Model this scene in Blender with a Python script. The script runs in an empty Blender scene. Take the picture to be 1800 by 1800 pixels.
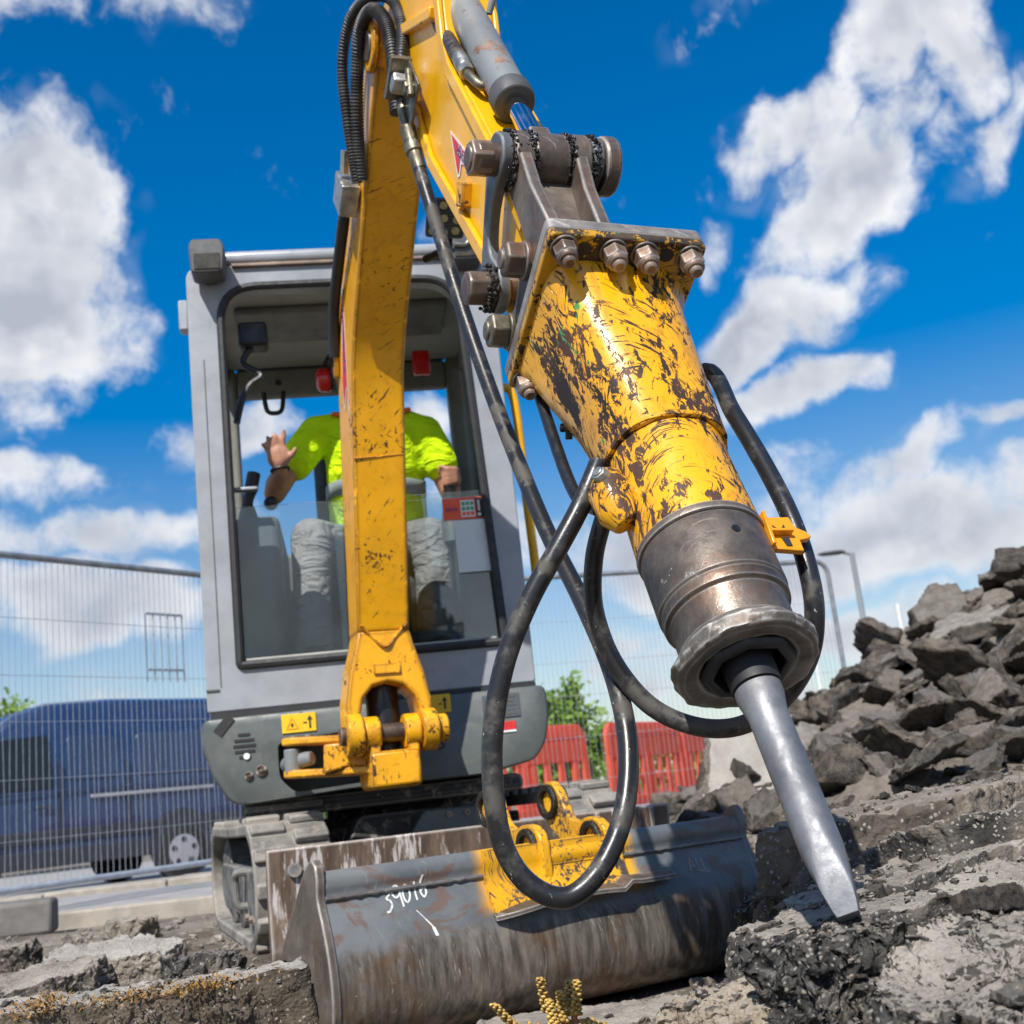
import bpy, bmesh, math, random
import numpy as np
from mathutils import Vector, Matrix
rnd = random.Random(7)
scene = bpy.context.scene
col = scene.collection
R_ = math.radians

# ------------------------------------------------------------------ camera
FPX, CAM_H = 2100.0, 0.38                  # focal length in photo pixels, lens height above the ground
PITCH, ROLL = math.atan(490 / 2100), math.atan(.112)
FW = np.array([0, math.cos(PITCH), math.sin(PITCH)])
_u0 = np.array([0, -math.sin(PITCH), math.cos(PITCH)]); _r0 = np.array([1., 0, 0])
UPV = _u0 * math.cos(ROLL) + _r0 * math.sin(ROLL)
RTV = _r0 * math.cos(ROLL) - _u0 * math.sin(ROLL)
CAM = np.array([0, 0, CAM_H])
cd = bpy.data.cameras.new('camera'); cam = bpy.data.objects.new('camera', cd); col.objects.link(cam)
cam.matrix_world = Matrix(((RTV[0], UPV[0], -FW[0], CAM[0]), (RTV[1], UPV[1], -FW[1], CAM[1]),
                           (RTV[2], UPV[2], -FW[2], CAM[2]), (0, 0, 0, 1)))
cd.sensor_width = 36; cd.lens = 36 * FPX / 1800; cd.clip_end = 3000; cd.clip_start = .02
cd.dof.use_dof = True; cd.dof.focus_distance = 1.78; cd.dof.aperture_fstop = 7.5; cd.dof.aperture_blades = 7
scene.camera = cam

def ray(u, v): return FW + RTV * ((u - 900) / FPX) - UPV * ((v - 900) / FPX)
def at(u, v, dist): return Vector(CAM + ray(u, v) * dist)          # sight line + distance -> place in the world
def gnd(u, v, z=0.):                                              # sight line -> place at height z
    d = ray(u, v); return Vector(CAM + d * ((z - CAM_H) / d[2]))

# ------------------------------------------------------------------ light
SUN_AZ, SUN_EL = R_(-17), R_(47)          # azimuth from the camera's back, to the left negative
sdir = Vector((math.sin(SUN_AZ) * math.cos(SUN_EL), -math.cos(SUN_AZ) * math.cos(SUN_EL), math.sin(SUN_EL)))
sl = bpy.data.lights.new('sun', 'SUN'); sl.energy = 4.4; sl.angle = R_(.55); sl.color = (1, .955, .88)
so = bpy.data.objects.new('sun', sl); col.objects.link(so); so.location = (-3, -6, 9)
so.rotation_euler = sdir.to_track_quat('Z', 'Y').to_euler()

scene.view_settings.view_transform = 'Standard'; scene.view_settings.look = 'None'
scene.view_settings.exposure = .45; scene.view_settings.gamma = 1
scene.view_settings.use_curve_mapping = False
scene.render.engine = 'CYCLES'
try: scene.cycles.max_bounces = 6; scene.cycles.transparent_max_bounces = 16
except Exception: pass

# ------------------------------------------------------------------ sky
W = bpy.data.worlds.new('World'); scene.world = W; W.use_nodes = True
wt = W.node_tree; wt.nodes.clear()
class NT:
    """little helper to write node trees"""
    def __init__(s, t): s.t = t
    def n(s, typ, props=None, **ins):
        nd = s.t.nodes.new(typ)
        for k, v in (props or {}).items(): setattr(nd, k, v)
        for k, v in ins.items():
            key = int(k[1:]) if k[0] == '_' and k[1:].isdigit() else k.replace('_', ' ')
            s.put(nd.inputs[key], v)
        return nd
    def put(s, sock, v):
        if isinstance(v, bpy.types.NodeSocket): s.t.links.new(v, sock)
        elif isinstance(v, bpy.types.Node): s.t.links.new(v.outputs[0], sock)
        else:
            if sock.type == 'RGBA' and len(v) == 3: v = (*v, 1)
            sock.default_value = v
    def m(s, op, a, b=0., c=None, clamp=False):
        nd = s.t.nodes.new('ShaderNodeMath'); nd.operation = op; nd.use_clamp = clamp
        s.put(nd.inputs[0], a); s.put(nd.inputs[1], b)
        if c is not None: s.put(nd.inputs[2], c)
        return nd.outputs[0]
    def ramp(s, v, a, b, lo=0., hi=1., smooth=True):
        nd = s.t.nodes.new('ShaderNodeMapRange'); nd.interpolation_type = 'SMOOTHSTEP' if smooth else 'LINEAR'; nd.clamp = True
        s.put(nd.inputs[0], v); nd.inputs[1].default_value = a; nd.inputs[2].default_value = b
        s.put(nd.inputs[3], lo); s.put(nd.inputs[4], hi)
        return nd.outputs[0]
    def mix(s, f, a, b, blend='MIX'):
        nd = s.t.nodes.new('ShaderNodeMix'); nd.data_type = 'RGBA'; nd.blend_type = blend
        s.put(nd.inputs[0], f); s.put(nd.inputs[6], a); s.put(nd.inputs[7], b); return nd.outputs[2]
    def noise(s, vec, scale, detail=4, rough=.55, dist=0., out=0):
        nd = s.t.nodes.new('ShaderNodeTexNoise'); s.put(nd.inputs['Vector'], vec)
        nd.inputs['Scale'].default_value = scale; nd.inputs['Detail'].default_value = detail
        nd.inputs['Roughness'].default_value = rough; nd.inputs['Distortion'].default_value = dist
        return nd.outputs[out]
    def voro(s, vec, scale, feature='F1', out=0, rand=1.):
        nd = s.t.nodes.new('ShaderNodeTexVoronoi'); nd.feature = feature; s.put(nd.inputs['Vector'], vec)
        nd.inputs['Scale'].default_value = scale; nd.inputs['Randomness'].default_value = rand
        return nd.outputs[out]
    def map(s, vec, loc=(0, 0, 0), rot=(0, 0, 0), sc=(1, 1, 1), typ='POINT'):
        nd = s.t.nodes.new('ShaderNodeMapping'); nd.vector_type = typ; s.put(nd.inputs[0], vec)
        nd.inputs[1].default_value = loc; nd.inputs[2].default_value = rot; nd.inputs[3].default_value = sc
        return nd.outputs[0]
    def vm(s, op, a, b=(0, 0, 0), scale=None, out=0):
        nd = s.t.nodes.new('ShaderNodeVectorMath'); nd.operation = op; s.put(nd.inputs[0], a)
        if op not in ('LENGTH', 'SCALE', 'NORMALIZE'): s.put(nd.inputs[1], b)
        if scale is not None: s.put(nd.inputs['Scale'], scale)
        return nd.outputs[1 if op in ('LENGTH', 'DOT_PRODUCT') else 0]

w = NT(wt)
try: W.cycles.sampling_method = 'MANUAL'; W.cycles.sample_map_resolution = 512
except Exception: pass
sky = w.n('ShaderNodeTexSky', dict(sky_type='NISHITA', sun_disc=False, sun_elevation=SUN_EL,
          sun_rotation=math.pi - SUN_AZ, altitude=0., air_density=1.0, dust_density=.25, ozone_density=2.4))
tc = w.n('ShaderNodeTexCoord')
sx = w.n('ShaderNodeSeparateXYZ', None, Vector=tc.outputs['Generated'])
az = w.m('ARCTAN2', sx.outputs[0], sx.outputs[1]); el = w.m('ARCSINE', sx.outputs[2])
v0 = w.n('ShaderNodeCombineXYZ', None, X=az, Y=el, Z=1.).outputs[0]
def n2(vec, scale, detail, rough=.55, out=0):
    o = w.noise(vec, scale, detail, rough, 0., out); o.node.noise_dimensions = '2D'; return o
wn = n2(v0, 5, 3, .6, out=1)
vw = w.vm('ADD', v0, w.vm('MULTIPLY', w.vm('SUBTRACT', wn, (.5, .5, .5)), (.17, .13, 0)))
def azel(u, v):
    d = ray(u, v); d = d / np.linalg.norm(d); return math.atan2(d[0], d[1]), math.asin(d[2])
# cumulus seen that day: centre, half width, half height (photo pixels), tilt (deg), weight
CLOUDS = [(40, 490, 190, 270, 0, 1.05), (170, 560, 110, 110, -20, .7), (220, 40, 260, 60, 8, .55), (60, 40, 150, 80, 0, .45),
          (1370, 240, 150, 75, 25, .85), (1500, 150, 200, 95, 50, .9), (1660, 50, 160, 80, 55, .8), (1510, 320, 200, 85, 40, .85), (1690, 230, 140, 55, 42, .65), (1450, 420, 70, 70, 60, .6),
          (1240, 20, 170, 45, 20, .42), (1380, 555, 240, 85, 12, 1.), (1270, 625, 140, 65, 10, .75), (1440, 690, 190, 62, 14, .85), (1300, 745, 130, 55, 10, .6), (1255, 420, 65, 38, 35, .42),
          (1560, 850, 240, 55, 15, .75), (1780, 770, 60, 30, 20, .6), (120, 870, 210, 50, 0, .6), (400, 780, 150, 60, 15, .6), (740, 800, 120, 110, 0, .55),
          (180, 960, 280, 60, 0, .7), (180, 1080, 320, 65, 0, .9), (1050, 960, 230, 110, 0, .85), (1330, 900, 220, 80, 10, .6), (1620, 950, 280, 95, 0, 1.), (1480, 1120, 300, 60, 0, .85), (1100, 1130, 200, 60, 0, .7)]
fld = w.m('MULTIPLY', el, 0.)
for (cu, cv, hw, hh, tilt, wgt) in CLOUDS:
    a0, e0 = azel(cu, cv); t_ = R_(tilt) - ROLL * .5; c_, s_ = math.cos(t_), math.sin(t_); hw, hh = hw / FPX * 1.12, hh / FPX * 1.12
    x_ = w.vm('DOT_PRODUCT', vw, (c_ / hw, s_ / hw, -(a0 * c_ + e0 * s_) / hw)); y_ = w.vm('DOT_PRODUCT', vw, (-s_ / hh, c_ / hh, (a0 * s_ - e0 * c_) / hh))
    r2 = w.m('MULTIPLY_ADD', x_, x_, w.m('MULTIPLY', y_, y_))
    fld = w.m('MAXIMUM', fld, w.m('MULTIPLY_ADD', r2, -wgt, wgt))
# the same kind of broken cumulus all round, beyond the picture
az0, el0 = azel(900, 800)
inview = w.ramp(w.vm('LENGTH', w.vm('MULTIPLY', w.vm('SUBTRACT', v0, (az0, el0, 1.)), (1.6, 1.6, 1))), .75, 1.3)
rest = w.ramp(w.noise(w.vm('MULTIPLY', tc.outputs['Generated'], (1, 1, 1.6)), 2.6, 2, .5), .47, .66)
fld = w.m('MAXIMUM', fld, w.m('MULTIPLY', rest, inview))
fb = n2(w.vm('ADD', v0, w.vm('MULTIPLY', w.vm('SUBTRACT', wn, (.5, .5, .5)), (.05, .05, 0))), 11, 8, .62)
fb2 = n2(w.vm('ADD', v0, (.012, -.02, 0)), 11, 3, .55)
bank = w.ramp(el, .22, .02, 0., .62)
fld = w.m('MAXIMUM', fld, w.m('MULTIPLY', bank, w.ramp(fb2, .36, .6)))
den = w.m('ADD', w.m('MULTIPLY', fld, .95), w.m('MULTIPLY', w.m('SUBTRACT', fb, .5), 1.75))
msk = w.ramp(den, .18, .78, 0, .97)
wisp = w.m('MULTIPLY', w.ramp(fb2, .45, .75), w.m('MULTIPLY', w.ramp(fld, .02, .5), .40))
msk = w.m('MAXIMUM', msk, wisp)
lit = w.m('ADD', w.m('MULTIPLY', w.m('SUBTRACT', fb, fb2), 2.0), w.ramp(den, 1.0, .35, .30, .9))
lit = w.m('ADD', lit, w.m('MULTIPLY', w.m('SUBTRACT', n2(v0, 8, 2, .5), .5), .9), clamp=True)
ccol = w.mix(w.m('MULTIPLY', lit, w.ramp(el, .0, .40, .62, 1.)), (3.5, 3.8, 4.4), (7.0, 7.05, 7.2))
hsv = w.n('ShaderNodeHueSaturation', None, Hue=.502, Saturation=w.ramp(el, .0, .42, .75, 1.78, False), Value=w.ramp(el, .05, .45, .74, 1.06, False), Fac=1., Color=sky.outputs[0])
bg = w.n('ShaderNodeBackground', None, Color=w.mix(msk, hsv.outputs[0], ccol), Strength=.1)
w.n('ShaderNodeOutputWorld', None, Surface=bg.outputs[0])

# ------------------------------------------------------------------ mesh helpers
BASE = {}
def V3(p): return Vector((float(p[0]), float(p[1]), float(p[2])))
class MB:
    """collects faces for ONE mesh; fr maps local coordinates to the world"""
    def __init__(s, fr=None): s.v = []; s.f = []; s.fr = fr or (lambda x, y, z: Vector((x, y, z)))
    def add(s, vs, fs):
        o = len(s.v); s.v += [s.fr(*p) for p in vs]; s.f += [tuple(i + o for i in f) for f in fs]; return s
    def box(s, x0, x1, y0, y1, z0, z1):
        return s.add([(x, y, z) for z in (z0, z1) for y in (y0, y1) for x in (x0, x1)],
                     [(0, 2, 3, 1), (4, 5, 7, 6), (0, 1, 5, 4), (2, 6, 7, 3), (0, 4, 6, 2), (1, 3, 7, 5)])
    def obox(s, c, ax, ay, az_):                        # box from centre and three half-axis vectors
        c, ax, ay, az_ = map(V3, (c, ax, ay, az_))
        return s.add([c + i * ax + j * ay + k * az_ for k in (-1, 1) for j in (-1, 1) for i in (-1, 1)],
                     [(0, 2, 3, 1), (4, 5, 7, 6), (0, 1, 5, 4), (2, 6, 7, 3), (0, 4, 6, 2), (1, 3, 7, 5)])
    def loft(s, rings, cap=True, closed=False):
        n = len(rings[0]); vs = [p for r in rings for p in r]; fs = []
        k = len(rings)
        for i in range(k if closed else k - 1):
            a, b = i * n, ((i + 1) % k) * n
            for j in range(n): fs.append((a + j, a + (j + 1) % n, b + (j + 1) % n, b + j))
        if cap and not closed: fs += [tuple(reversed(range(n))), tuple((k - 1) * n + j for j in range(n))]
        return s.add(vs, fs)
    def tube(s, pts, r, n=12, cap=True):
        pts = [V3(p) for p in pts]; rs = r if isinstance(r, (list, tuple)) else [r] * len(pts)
        rings = []; nrm = None
        for i, p in enumerate(pts):
            t = (pts[min(i + 1, len(pts) - 1)] - pts[max(i - 1, 0)])
            if t.length < 1e-9: t = Vector((0, 0, 1))
            t.normalize()
            if nrm is None: nrm = t.orthogonal().normalized()
            else:
                nrm = nrm - t * nrm.dot(t)
                nrm = nrm.normalized() if nrm.length > 1e-6 else t.orthogonal().normalized()
            b = t.cross(nrm)
            rings.append([p + (nrm * math.cos(2 * math.pi * j / n) + b * math.sin(2 * math.pi * j / n)) * rs[i] for j in range(n)])
        return s.loft(rings, cap)
    def cyl(s, p0, p1, r, r1=None, n=20): return s.tube([p0, p1], [r, r if r1 is None else r1], n)
    def lathe(s, prof, n=32, o=(0, 0, 0), cap=True):    # prof: (radius, z)
        return s.loft([[(o[0] + r * math.cos(2 * math.pi * j / n), o[1] + r * math.sin(2 * math.pi * j / n), o[2] + z) for j in range(n)] for r, z in prof], cap)
    def ring(s, p0, p1, r, ri, n=20):                   # hollow bush
        p0, p1 = V3(p0), V3(p1); t = (p1 - p0).normalized(); a = t.orthogonal().normalized(); b = t.cross(a)
        c = [a * math.cos(2 * math.pi * j / n) + b * math.sin(2 * math.pi * j / n) for j in range(n)]
        return s.loft([[p0 + k * r for k in c], [p1 + k * r for k in c], [p1 + k * ri for k in c], [p0 + k * ri for k in c]], closed=True)
    def prism(s, poly, c0, c1, mp):                     # polygon (a,b) extruded over c; mp(a,b,c)->local point
        n = len(poly)
        return s.add([mp(a, b, c0) for a, b in poly] + [mp(a, b, c1) for a, b in poly],
                     [tuple(reversed(range(n))), tuple(range(n, 2 * n))] + [(i, (i + 1) % n, n + (i + 1) % n, n + i) for i in range(n)])
    def hexnut(s, p, ax, r, h):
        p, ax = V3(p), V3(ax).normalized(); return s.tube([p, p + ax * h * .88, p + ax * h], [r, r, r * .88], 6)
    def sphere(s, c, r, n=12, sc=(1, 1, 1)):
        return s.loft([[(c[0] + sc[0] * r * math.sin(math.pi * i / n) * math.cos(2 * math.pi * j / (2 * n)), c[1] + sc[1] * r * math.sin(math.pi * i / n) * math.sin(2 * math.pi * j / (2 * n)), c[2] - sc[2] * r * math.cos(math.pi * i / n)) for j in range(2 * n)] for i in [.02] + list(range(1, n)) + [n - .02]])
    def build(s, name, mat, parent=None, smooth=38, bevel=0., seg=2, sub=0, label=None, base=None, kind=None):
        b = BASE[parent.name] if parent is not None else Vector(base or (0, 0, 0))
        me = bpy.data.meshes.new(name); me.from_pydata([tuple(p - b) for p in s.v], [], s.f)
        bm = bmesh.new(); bm.from_mesh(me); bmesh.ops.recalc_face_normals(bm, faces=bm.faces); bm.to_mesh(me); bm.free()
        if smooth:
            me.polygons.foreach_set('use_smooth', [True] * len(me.polygons)); me.set_sharp_from_angle(angle=R_(smooth))
        o = bpy.data.objects.new(name, me); col.objects.link(o); me.materials.append(mat)
        if bevel:
            m = o.modifiers.new('bevel', 'BEVEL'); m.width = bevel; m.segments = seg; m.limit_method = 'ANGLE'; m.angle_limit = R_(35)
        if sub:
            m = o.modifiers.new('subsurf', 'SUBSURF'); m.levels = sub; m.render_levels = sub
        if parent is not None: o.parent = parent
        else: o.location = b
        BASE[o.name] = b
        if label: o['label'] = label
        if kind: o['kind'] = kind
        return o
def tag(o, label=None, cat=None, group=None, kind=None):
    for k, x in (('label', label), ('category', cat), ('group', group), ('kind', kind)):
        if x: o[k] = x
    return o
def thing(name, label, cat, base, group=None):
    o = bpy.data.objects.new(name, None); col.objects.link(o); o.location = base; o.empty_display_size = .1
    BASE[o.name] = Vector(base); return tag(o, label, cat, group)
def copy_tree(o, parent=None):
    c = o.copy(); col.objects.link(c); c.parent = parent
    for ch in list(o.children): copy_tree(ch, c)
    return c
def frame(o, x, y, z):
    o, x, y, z = V3(o), V3(x), V3(y), V3(z)
    return lambda a, b, c: o + x * a + y * b + z * c
def smooth_path(pts, k=8):
    pts = [V3(p) for p in pts]; out = []
    for i in range(len(pts) - 1):
        p0, p1, p2, p3 = pts[max(i - 1, 0)], pts[i], pts[i + 1], pts[min(i + 2, len(pts) - 1)]
        for j in range(k):
            t = j / k
            out.append(.5 * ((2 * p1) + (p2 - p0) * t + (2 * p0 - 5 * p1 + 4 * p2 - p3) * t * t + (3 * p1 - p0 - 3 * p2 + p3) * t ** 3))
    return out + [pts[-1]]
def round_poly(poly, r, k=5):
    out = []; n = len(poly)
    for i in range(n):
        p = Vector(poly[i]); a = Vector(poly[i - 1]); b = Vector(poly[(i + 1) % n])
        rr = r[i] if isinstance(r, (list, tuple)) else r
        d1, d2 = (a - p), (b - p); q = min(rr, d1.length * .45, d2.length * .45)
        if q < 1e-5: out.append(tuple(p)); continue
        s, e = p + d1.normalized() * q, p + d2.normalized() * q
        for j in range(k + 1):
            t = j / k; out.append(tuple(s * (1 - t) ** 2 + p * 2 * t * (1 - t) + e * t * t))
    return out
# smooth value noise for numpy arrays
_tab = np.random.RandomState(3).rand(4096).astype(np.float64)
def vnoise(p, seed=0):
    i = np.floor(p).astype(np.int64); f = p - i; f = f * f * (3 - 2 * f)
    def h(dx, dy, dz): return _tab[((i[:, 0] + dx) * 73856093 ^ (i[:, 1] + dy) * 19349663 ^ (i[:, 2] + dz) * 83492791 ^ (seed * 9176)) & 4095]
    def l(a, b, t): return a + (b - a) * t
    x0 = l(l(h(0, 0, 0), h(1, 0, 0), f[:, 0]), l(h(0, 1, 0), h(1, 1, 0), f[:, 0]), f[:, 1])
    x1 = l(l(h(0, 0, 1), h(1, 0, 1), f[:, 0]), l(h(0, 1, 1), h(1, 1, 1), f[:, 0]), f[:, 1])
    return l(x0, x1, f[:, 2]) - .5
def fbm(p, oct=4, seed=0, gain=.5):
    r = np.zeros(len(p)); a = 1.
    for k in range(oct): r += a * vnoise(p * 2. ** k + k * 17.3, seed + k); a *= gain
    return r
def text_mesh(s, size=1., ext=0.):
    cu = bpy.data.curves.new('t', 'FONT'); cu.body = s; cu.size = size; cu.extrude = ext; cu.align_x = 'LEFT'; cu.resolution_u = 3
    o = bpy.data.objects.new('t', cu); me = bpy.data.meshes.new_from_object(o)
    vs = [tuple(v.co) for v in me.vertices]; fs = [tuple(p.vertices) for p in me.polygons]
    bpy.data.objects.remove(o); bpy.data.curves.remove(cu); bpy.data.meshes.remove(me); return vs, fs

# ------------------------------------------------------------------ materials
def new_mat(name):
    m = bpy.data.materials.new(name); m.use_nodes = True; t = m.node_tree; t.nodes.clear(); h = NT(t)
    h.bsdf = h.n('ShaderNodeBsdfPrincipled'); h.out = h.n('ShaderNodeOutputMaterial', None, Surface=h.bsdf.outputs[0])
    h.co = h.n('ShaderNodeTexCoord').outputs['Object']; h.mat = m; return h
def bset(h, **k):
    for a, v in k.items(): h.put(h.bsdf.inputs[a.replace('_', ' ')], v)
def bump(h, height, strength=.4, dist=.01):
    b = h.n('ShaderNodeBump', None, Strength=strength, Distance=dist, Height=height); h.put(h.bsdf.inputs['Normal'], b.outputs[0]); return b
def plain(name, c, rough=.5, metal=0., var=.25, scale=9, bmp=0., spec=None, coat=0.):
    """one colour with soft uneven tone, dust and slight gloss change"""
    h = new_mat(name); n1 = h.noise(h.co, scale, 6, .6)
    c2 = tuple(x * (1 - var) for x in c); c1 = tuple(min(1, x * (1 + var)) for x in c)
    bset(h, Base_Color=h.mix(h.ramp(n1, .3, .7), c2, c1), Metallic=metal, Roughness=h.ramp(h.noise(h.co, scale * 2.3, 4), .3, .7, max(.05, rough - .1), min(1, rough + .12)))
    if spec is not None: bset(h, Specular_IOR_Level=spec)
    if coat: bset(h, Coat_Weight=coat)
    if bmp: bump(h, h.noise(h.co, scale * 6, 5, .6), bmp, .004)
    return h.mat
def edge_mask(h, rad=.006):
    bv = h.n('ShaderNodeBevel', dict(samples=4), Radius=rad)
    g = h.n('ShaderNodeNewGeometry')
    d = h.vm('DOT_PRODUCT', bv.outputs[0], g.outputs['True Normal'])
    return h.ramp(d, .990, .91)
def scratches(h, scale, thr, k=4, seed=0.):
    o = None; gap = h.ramp(h.noise(h.co, 17, 3, .6), .44, .54)
    for i in range(k):
        a = .5 + i * 1.9 + seed
        v = h.map(h.co, (i * 3.1 + seed, 1.7 * i, .3), (a, a * 1.7, a * .6), (1, 24, 1))
        s = h.ramp(h.noise(v, scale * (1 + .2 * i), 3, .55, .25), thr, thr + .02)
        o = s if o is None else h.m('MAXIMUM', o, s)
    return h.m('MULTIPLY', o, gap)
def worn(name, paint, under=((.030, .024, .021), (.13, .062, .034)), chips=.5, big=3., fine=26., scr=.66, edge=0., rough=.32, dirt=.25,
         dirtcol=(.12, .07, .03), green=False, axis=None, bmp=.35, coat=.3, grime=0., flecks=0., edger=.007, basis=None, dust=0.):
    """old machine paint: chipped, scratched, rubbed at the edges"""
    h = new_mat(name); co = h.co
    if basis is not None:
        co = h.n('ShaderNodeCombineXYZ', None, X=h.vm('DOT_PRODUCT', h.co, tuple(basis[0])), Y=h.vm('DOT_PRODUCT', h.co, tuple(basis[1])), Z=h.vm('DOT_PRODUCT', h.co, tuple(basis[2] * .42))).outputs[0]
    p = h.m('ADD', h.m('MULTIPLY', h.noise(co, fine, 6, .68, .4), 1.), h.m('MULTIPLY', h.m('SUBTRACT', h.noise(co, big, 3, .5), .5), .9))
    ch = h.ramp(p, chips, chips + .012)
    if flecks: ch = h.m('MAXIMUM', ch, h.ramp(h.m('ADD', h.noise(co, fine * 3.6, 6, .7, .6), h.m('MULTIPLY', h.m('SUBTRACT', h.noise(co, big * 1.9, 3, .55), .5), .75)), flecks, flecks + .015))
    msk = h.m('MAXIMUM', ch, scratches(h, 9, scr)) if scr < 1 else ch
    if edge:
        e = h.m('MULTIPLY', edge_mask(h, edger), h.ramp(h.noise(h.co, 24, 5, .7), .74 - edge * .3, .78 - edge * .3))
        msk = h.m('MAXIMUM', msk, e)
    pv = h.mix(h.ramp(h.noise(co, 6, 6, .6), .35, .7), paint, tuple(x * .80 for x in paint))
    pv = h.mix(h.m('MULTIPLY', h.ramp(h.noise(co, 18, 5, .7, 1.), .5, .72), dirt), pv, dirtcol)
    if green:
        gm = h.ramp(h.m('ADD', h.noise(co, 30, 5, .6), h.m('MULTIPLY', h.m('SUBTRACT', h.noise(co, 5, 2), .5), .8)), .70, .72)
        pv = h.mix(gm, pv, (.05, .24, .05))
    uc = h.mix(h.ramp(h.noise(co, 14, 6, .65), .4, .65), under[0], under[1])
    base = h.mix(msk, pv, uc)
    if dust: base = h.mix(h.m('MULTIPLY', h.ramp(h.noise(h.co, 7, 7, .7), .35, .75), dust), base, (.30, .26, .21))
    if grime: base = h.mix(h.m('MULTIPLY', h.ramp(h.noise(co, 3.5, 7, .65), .42, .7), grime), base, (.09, .068, .045))
    bset(h, Base_Color=base, Roughness=h.ramp(msk, 0, 1, h.ramp(h.noise(co, 20, 5), .3, .7, rough - .08, rough + .12), .62), Metallic=h.m('MULTIPLY', msk, .35), Coat_Weight=h.m('MULTIPLY', h.m('SUBTRACT', 1., msk), coat), Coat_Roughness=.18)
    bump(h, h.m('ADD', h.m('MULTIPLY', msk, -1.), h.m('MULTIPLY', h.noise(co, 60, 4), .35)), bmp, .0012)
    return h.mat
def steel(name, a=(.10, .085, .075), b=(.24, .22, .205), rough=.42, metal=.8, rust=.3, scr=.62, edge=0., streak=None, bmp=.4, patch=(.55, .54, .52), patches=0.):
    """bare work-worn steel with rust bloom and rubbed bright spots"""
    h = new_mat(name); co = h.co if streak is None else h.map(h.co, rot=streak[0], sc=streak[1])
    c = h.mix(h.ramp(h.noise(co, 9, 8, .65), .32, .7), a, b)
    if rust: c = h.mix(h.m('MULTIPLY', h.ramp(h.noise(h.co, 12, 8, .7, .5), .5, .68), rust), c, (.17, .075, .035))
    if scr < 1: c = h.mix(h.m('MULTIPLY', scratches(h, 12, scr, 3, .7), .35), c, tuple(min(1, x * 2.2) for x in b))
    if patches: c = h.mix(h.m('MULTIPLY', h.ramp(h.noise(h.co, 22, 6, .7), .66, .7), patches), c, patch)
    if edge: c = h.mix(h.m('MULTIPLY', edge_mask(h, .006), edge), c, (.5, .49, .47))
    bset(h, Base_Color=c, Metallic=metal, Roughness=h.ramp(h.noise(h.co, 30, 6, .65), .3, .72, rough - .12, rough + .22))
    bump(h, h.noise(h.co, 70, 7, .7), bmp, .0018)
    return h.mat

# ------------------------------------------------------------------ frames of the machine
TIP = at(1490, 1605, 1.34)                       # where the chisel touches
FOOT = at(690, 1285, 3.45)                       # boom foot pin
dv = TIP - FOOT; dv.z = 0; dv.normalize(); nv_ = Vector((-dv.y, dv.x, 0)); ZV = Vector((0, 0, 1))
AO = Vector((FOOT.x, FOOT.y, 0))
ARM = frame(AO, dv, nv_, ZV)                     # (forward along the arm, sideways, up)
th_ = .52
zb = (-dv * math.sin(th_) + ZV * math.cos(th_) + nv_ * .06).normalized(); yb = zb.cross(nv_).normalized(); xb = yb.cross(zb)
BRK = frame(TIP, xb, yb, zb)                     # breaker: across, back, up the tool axis from the tip
ph = R_(9); ur = Vector((math.cos(ph), math.sin(ph), 0)); uf = Vector((math.sin(ph), -math.cos(ph), 0))
UO = FOOT - uf * .36; UO.z = 0
UPP = frame(UO, ur, -uf, ZV)                     # cab: across, back from the front face, up
pu = R_(20); tr_ = Vector((math.cos(pu), math.sin(pu), 0)); tf_ = Vector((math.sin(pu), -math.cos(pu), 0))
BL0 = at(468, 1496, 3.12); BL0.z = 0
TRK = frame(BL0, tr_, -tf_, ZV)                  # undercarriage: across from the blade's left end, back, up
EXC_BASE = UPP(-.03, .6, 0.)
exc = thing('mini_excavator', 'yellow and grey mini excavator with a man in its cab', 'excavator', EXC_BASE)

YEL = (.80, .36, .004); YEL2 = (.86, .41, .005)
M = {}
M['boom'] = worn('boom_paint', (.86, .40, .0025), under=((.055, .022, .011), (.20, .070, .016)), chips=.765, big=2.2, fine=18, scr=.68, edge=1.2, edger=.022, rough=.36, dirt=.32, dirtcol=(.36, .13, .005), bmp=.3, flecks=.668)
M['stick'] = worn('stick_paint', (.90, .45, .0025), under=((.05, .022, .012), (.19, .070, .018)), chips=.88, big=2., fine=18, scr=.74, edge=.5, rough=.33, dirt=.08, dirtcol=(.4, .16, .005), bmp=.25, flecks=.76)
M['breaker'] = worn('breaker_paint', (.84, .40, .003), under=((.030, .021, .017), (.11, .052, .030)), chips=.655, big=5.5, fine=24, scr=.622, edge=.6, rough=.27, dirt=.6, dirtcol=(.42, .15, .006), green=True, bmp=.7, coat=.40, flecks=.560, basis=(xb, yb, zb))
M['breaker_low'] = worn('breaker_sleeve_paint', (.84, .40, .003), under=((.030, .021, .017), (.11, .056, .034)), chips=.610, big=5., fine=22, scr=.622, edge=.5, rough=.29, dirt=.55, dirtcol=(.42, .15, .006), bmp=.7, coat=.35, flecks=.542, basis=(xb, yb, zb))
M['pin_yellow'] = worn('post_paint', (.86, .40, .0025), under=((.05, .022, .012), (.19, .07, .018)), chips=.68, big=3, fine=20, scr=.68, edge=1.1, edger=.010, rough=.44, dirt=.75, dirtcol=(.34, .12, .006), flecks=.635)
M['steel_dark'] = steel('bracket_steel', (.070, .052, .042), (.19, .155, .128), .46, .4, .55, .66, .85, bmp=.55)
M['steel_link'] = steel('link_steel', (.075, .085, .098), (.135, .148, .16), .42, .2, .22, .68, .45, bmp=.25)
M['steel_sleeve'] = steel('sleeve_steel', (.042, .032, .026), (.175, .145, .12), .36, .45, .55, .68, .5, bmp=.5, patches=.8)
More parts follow.
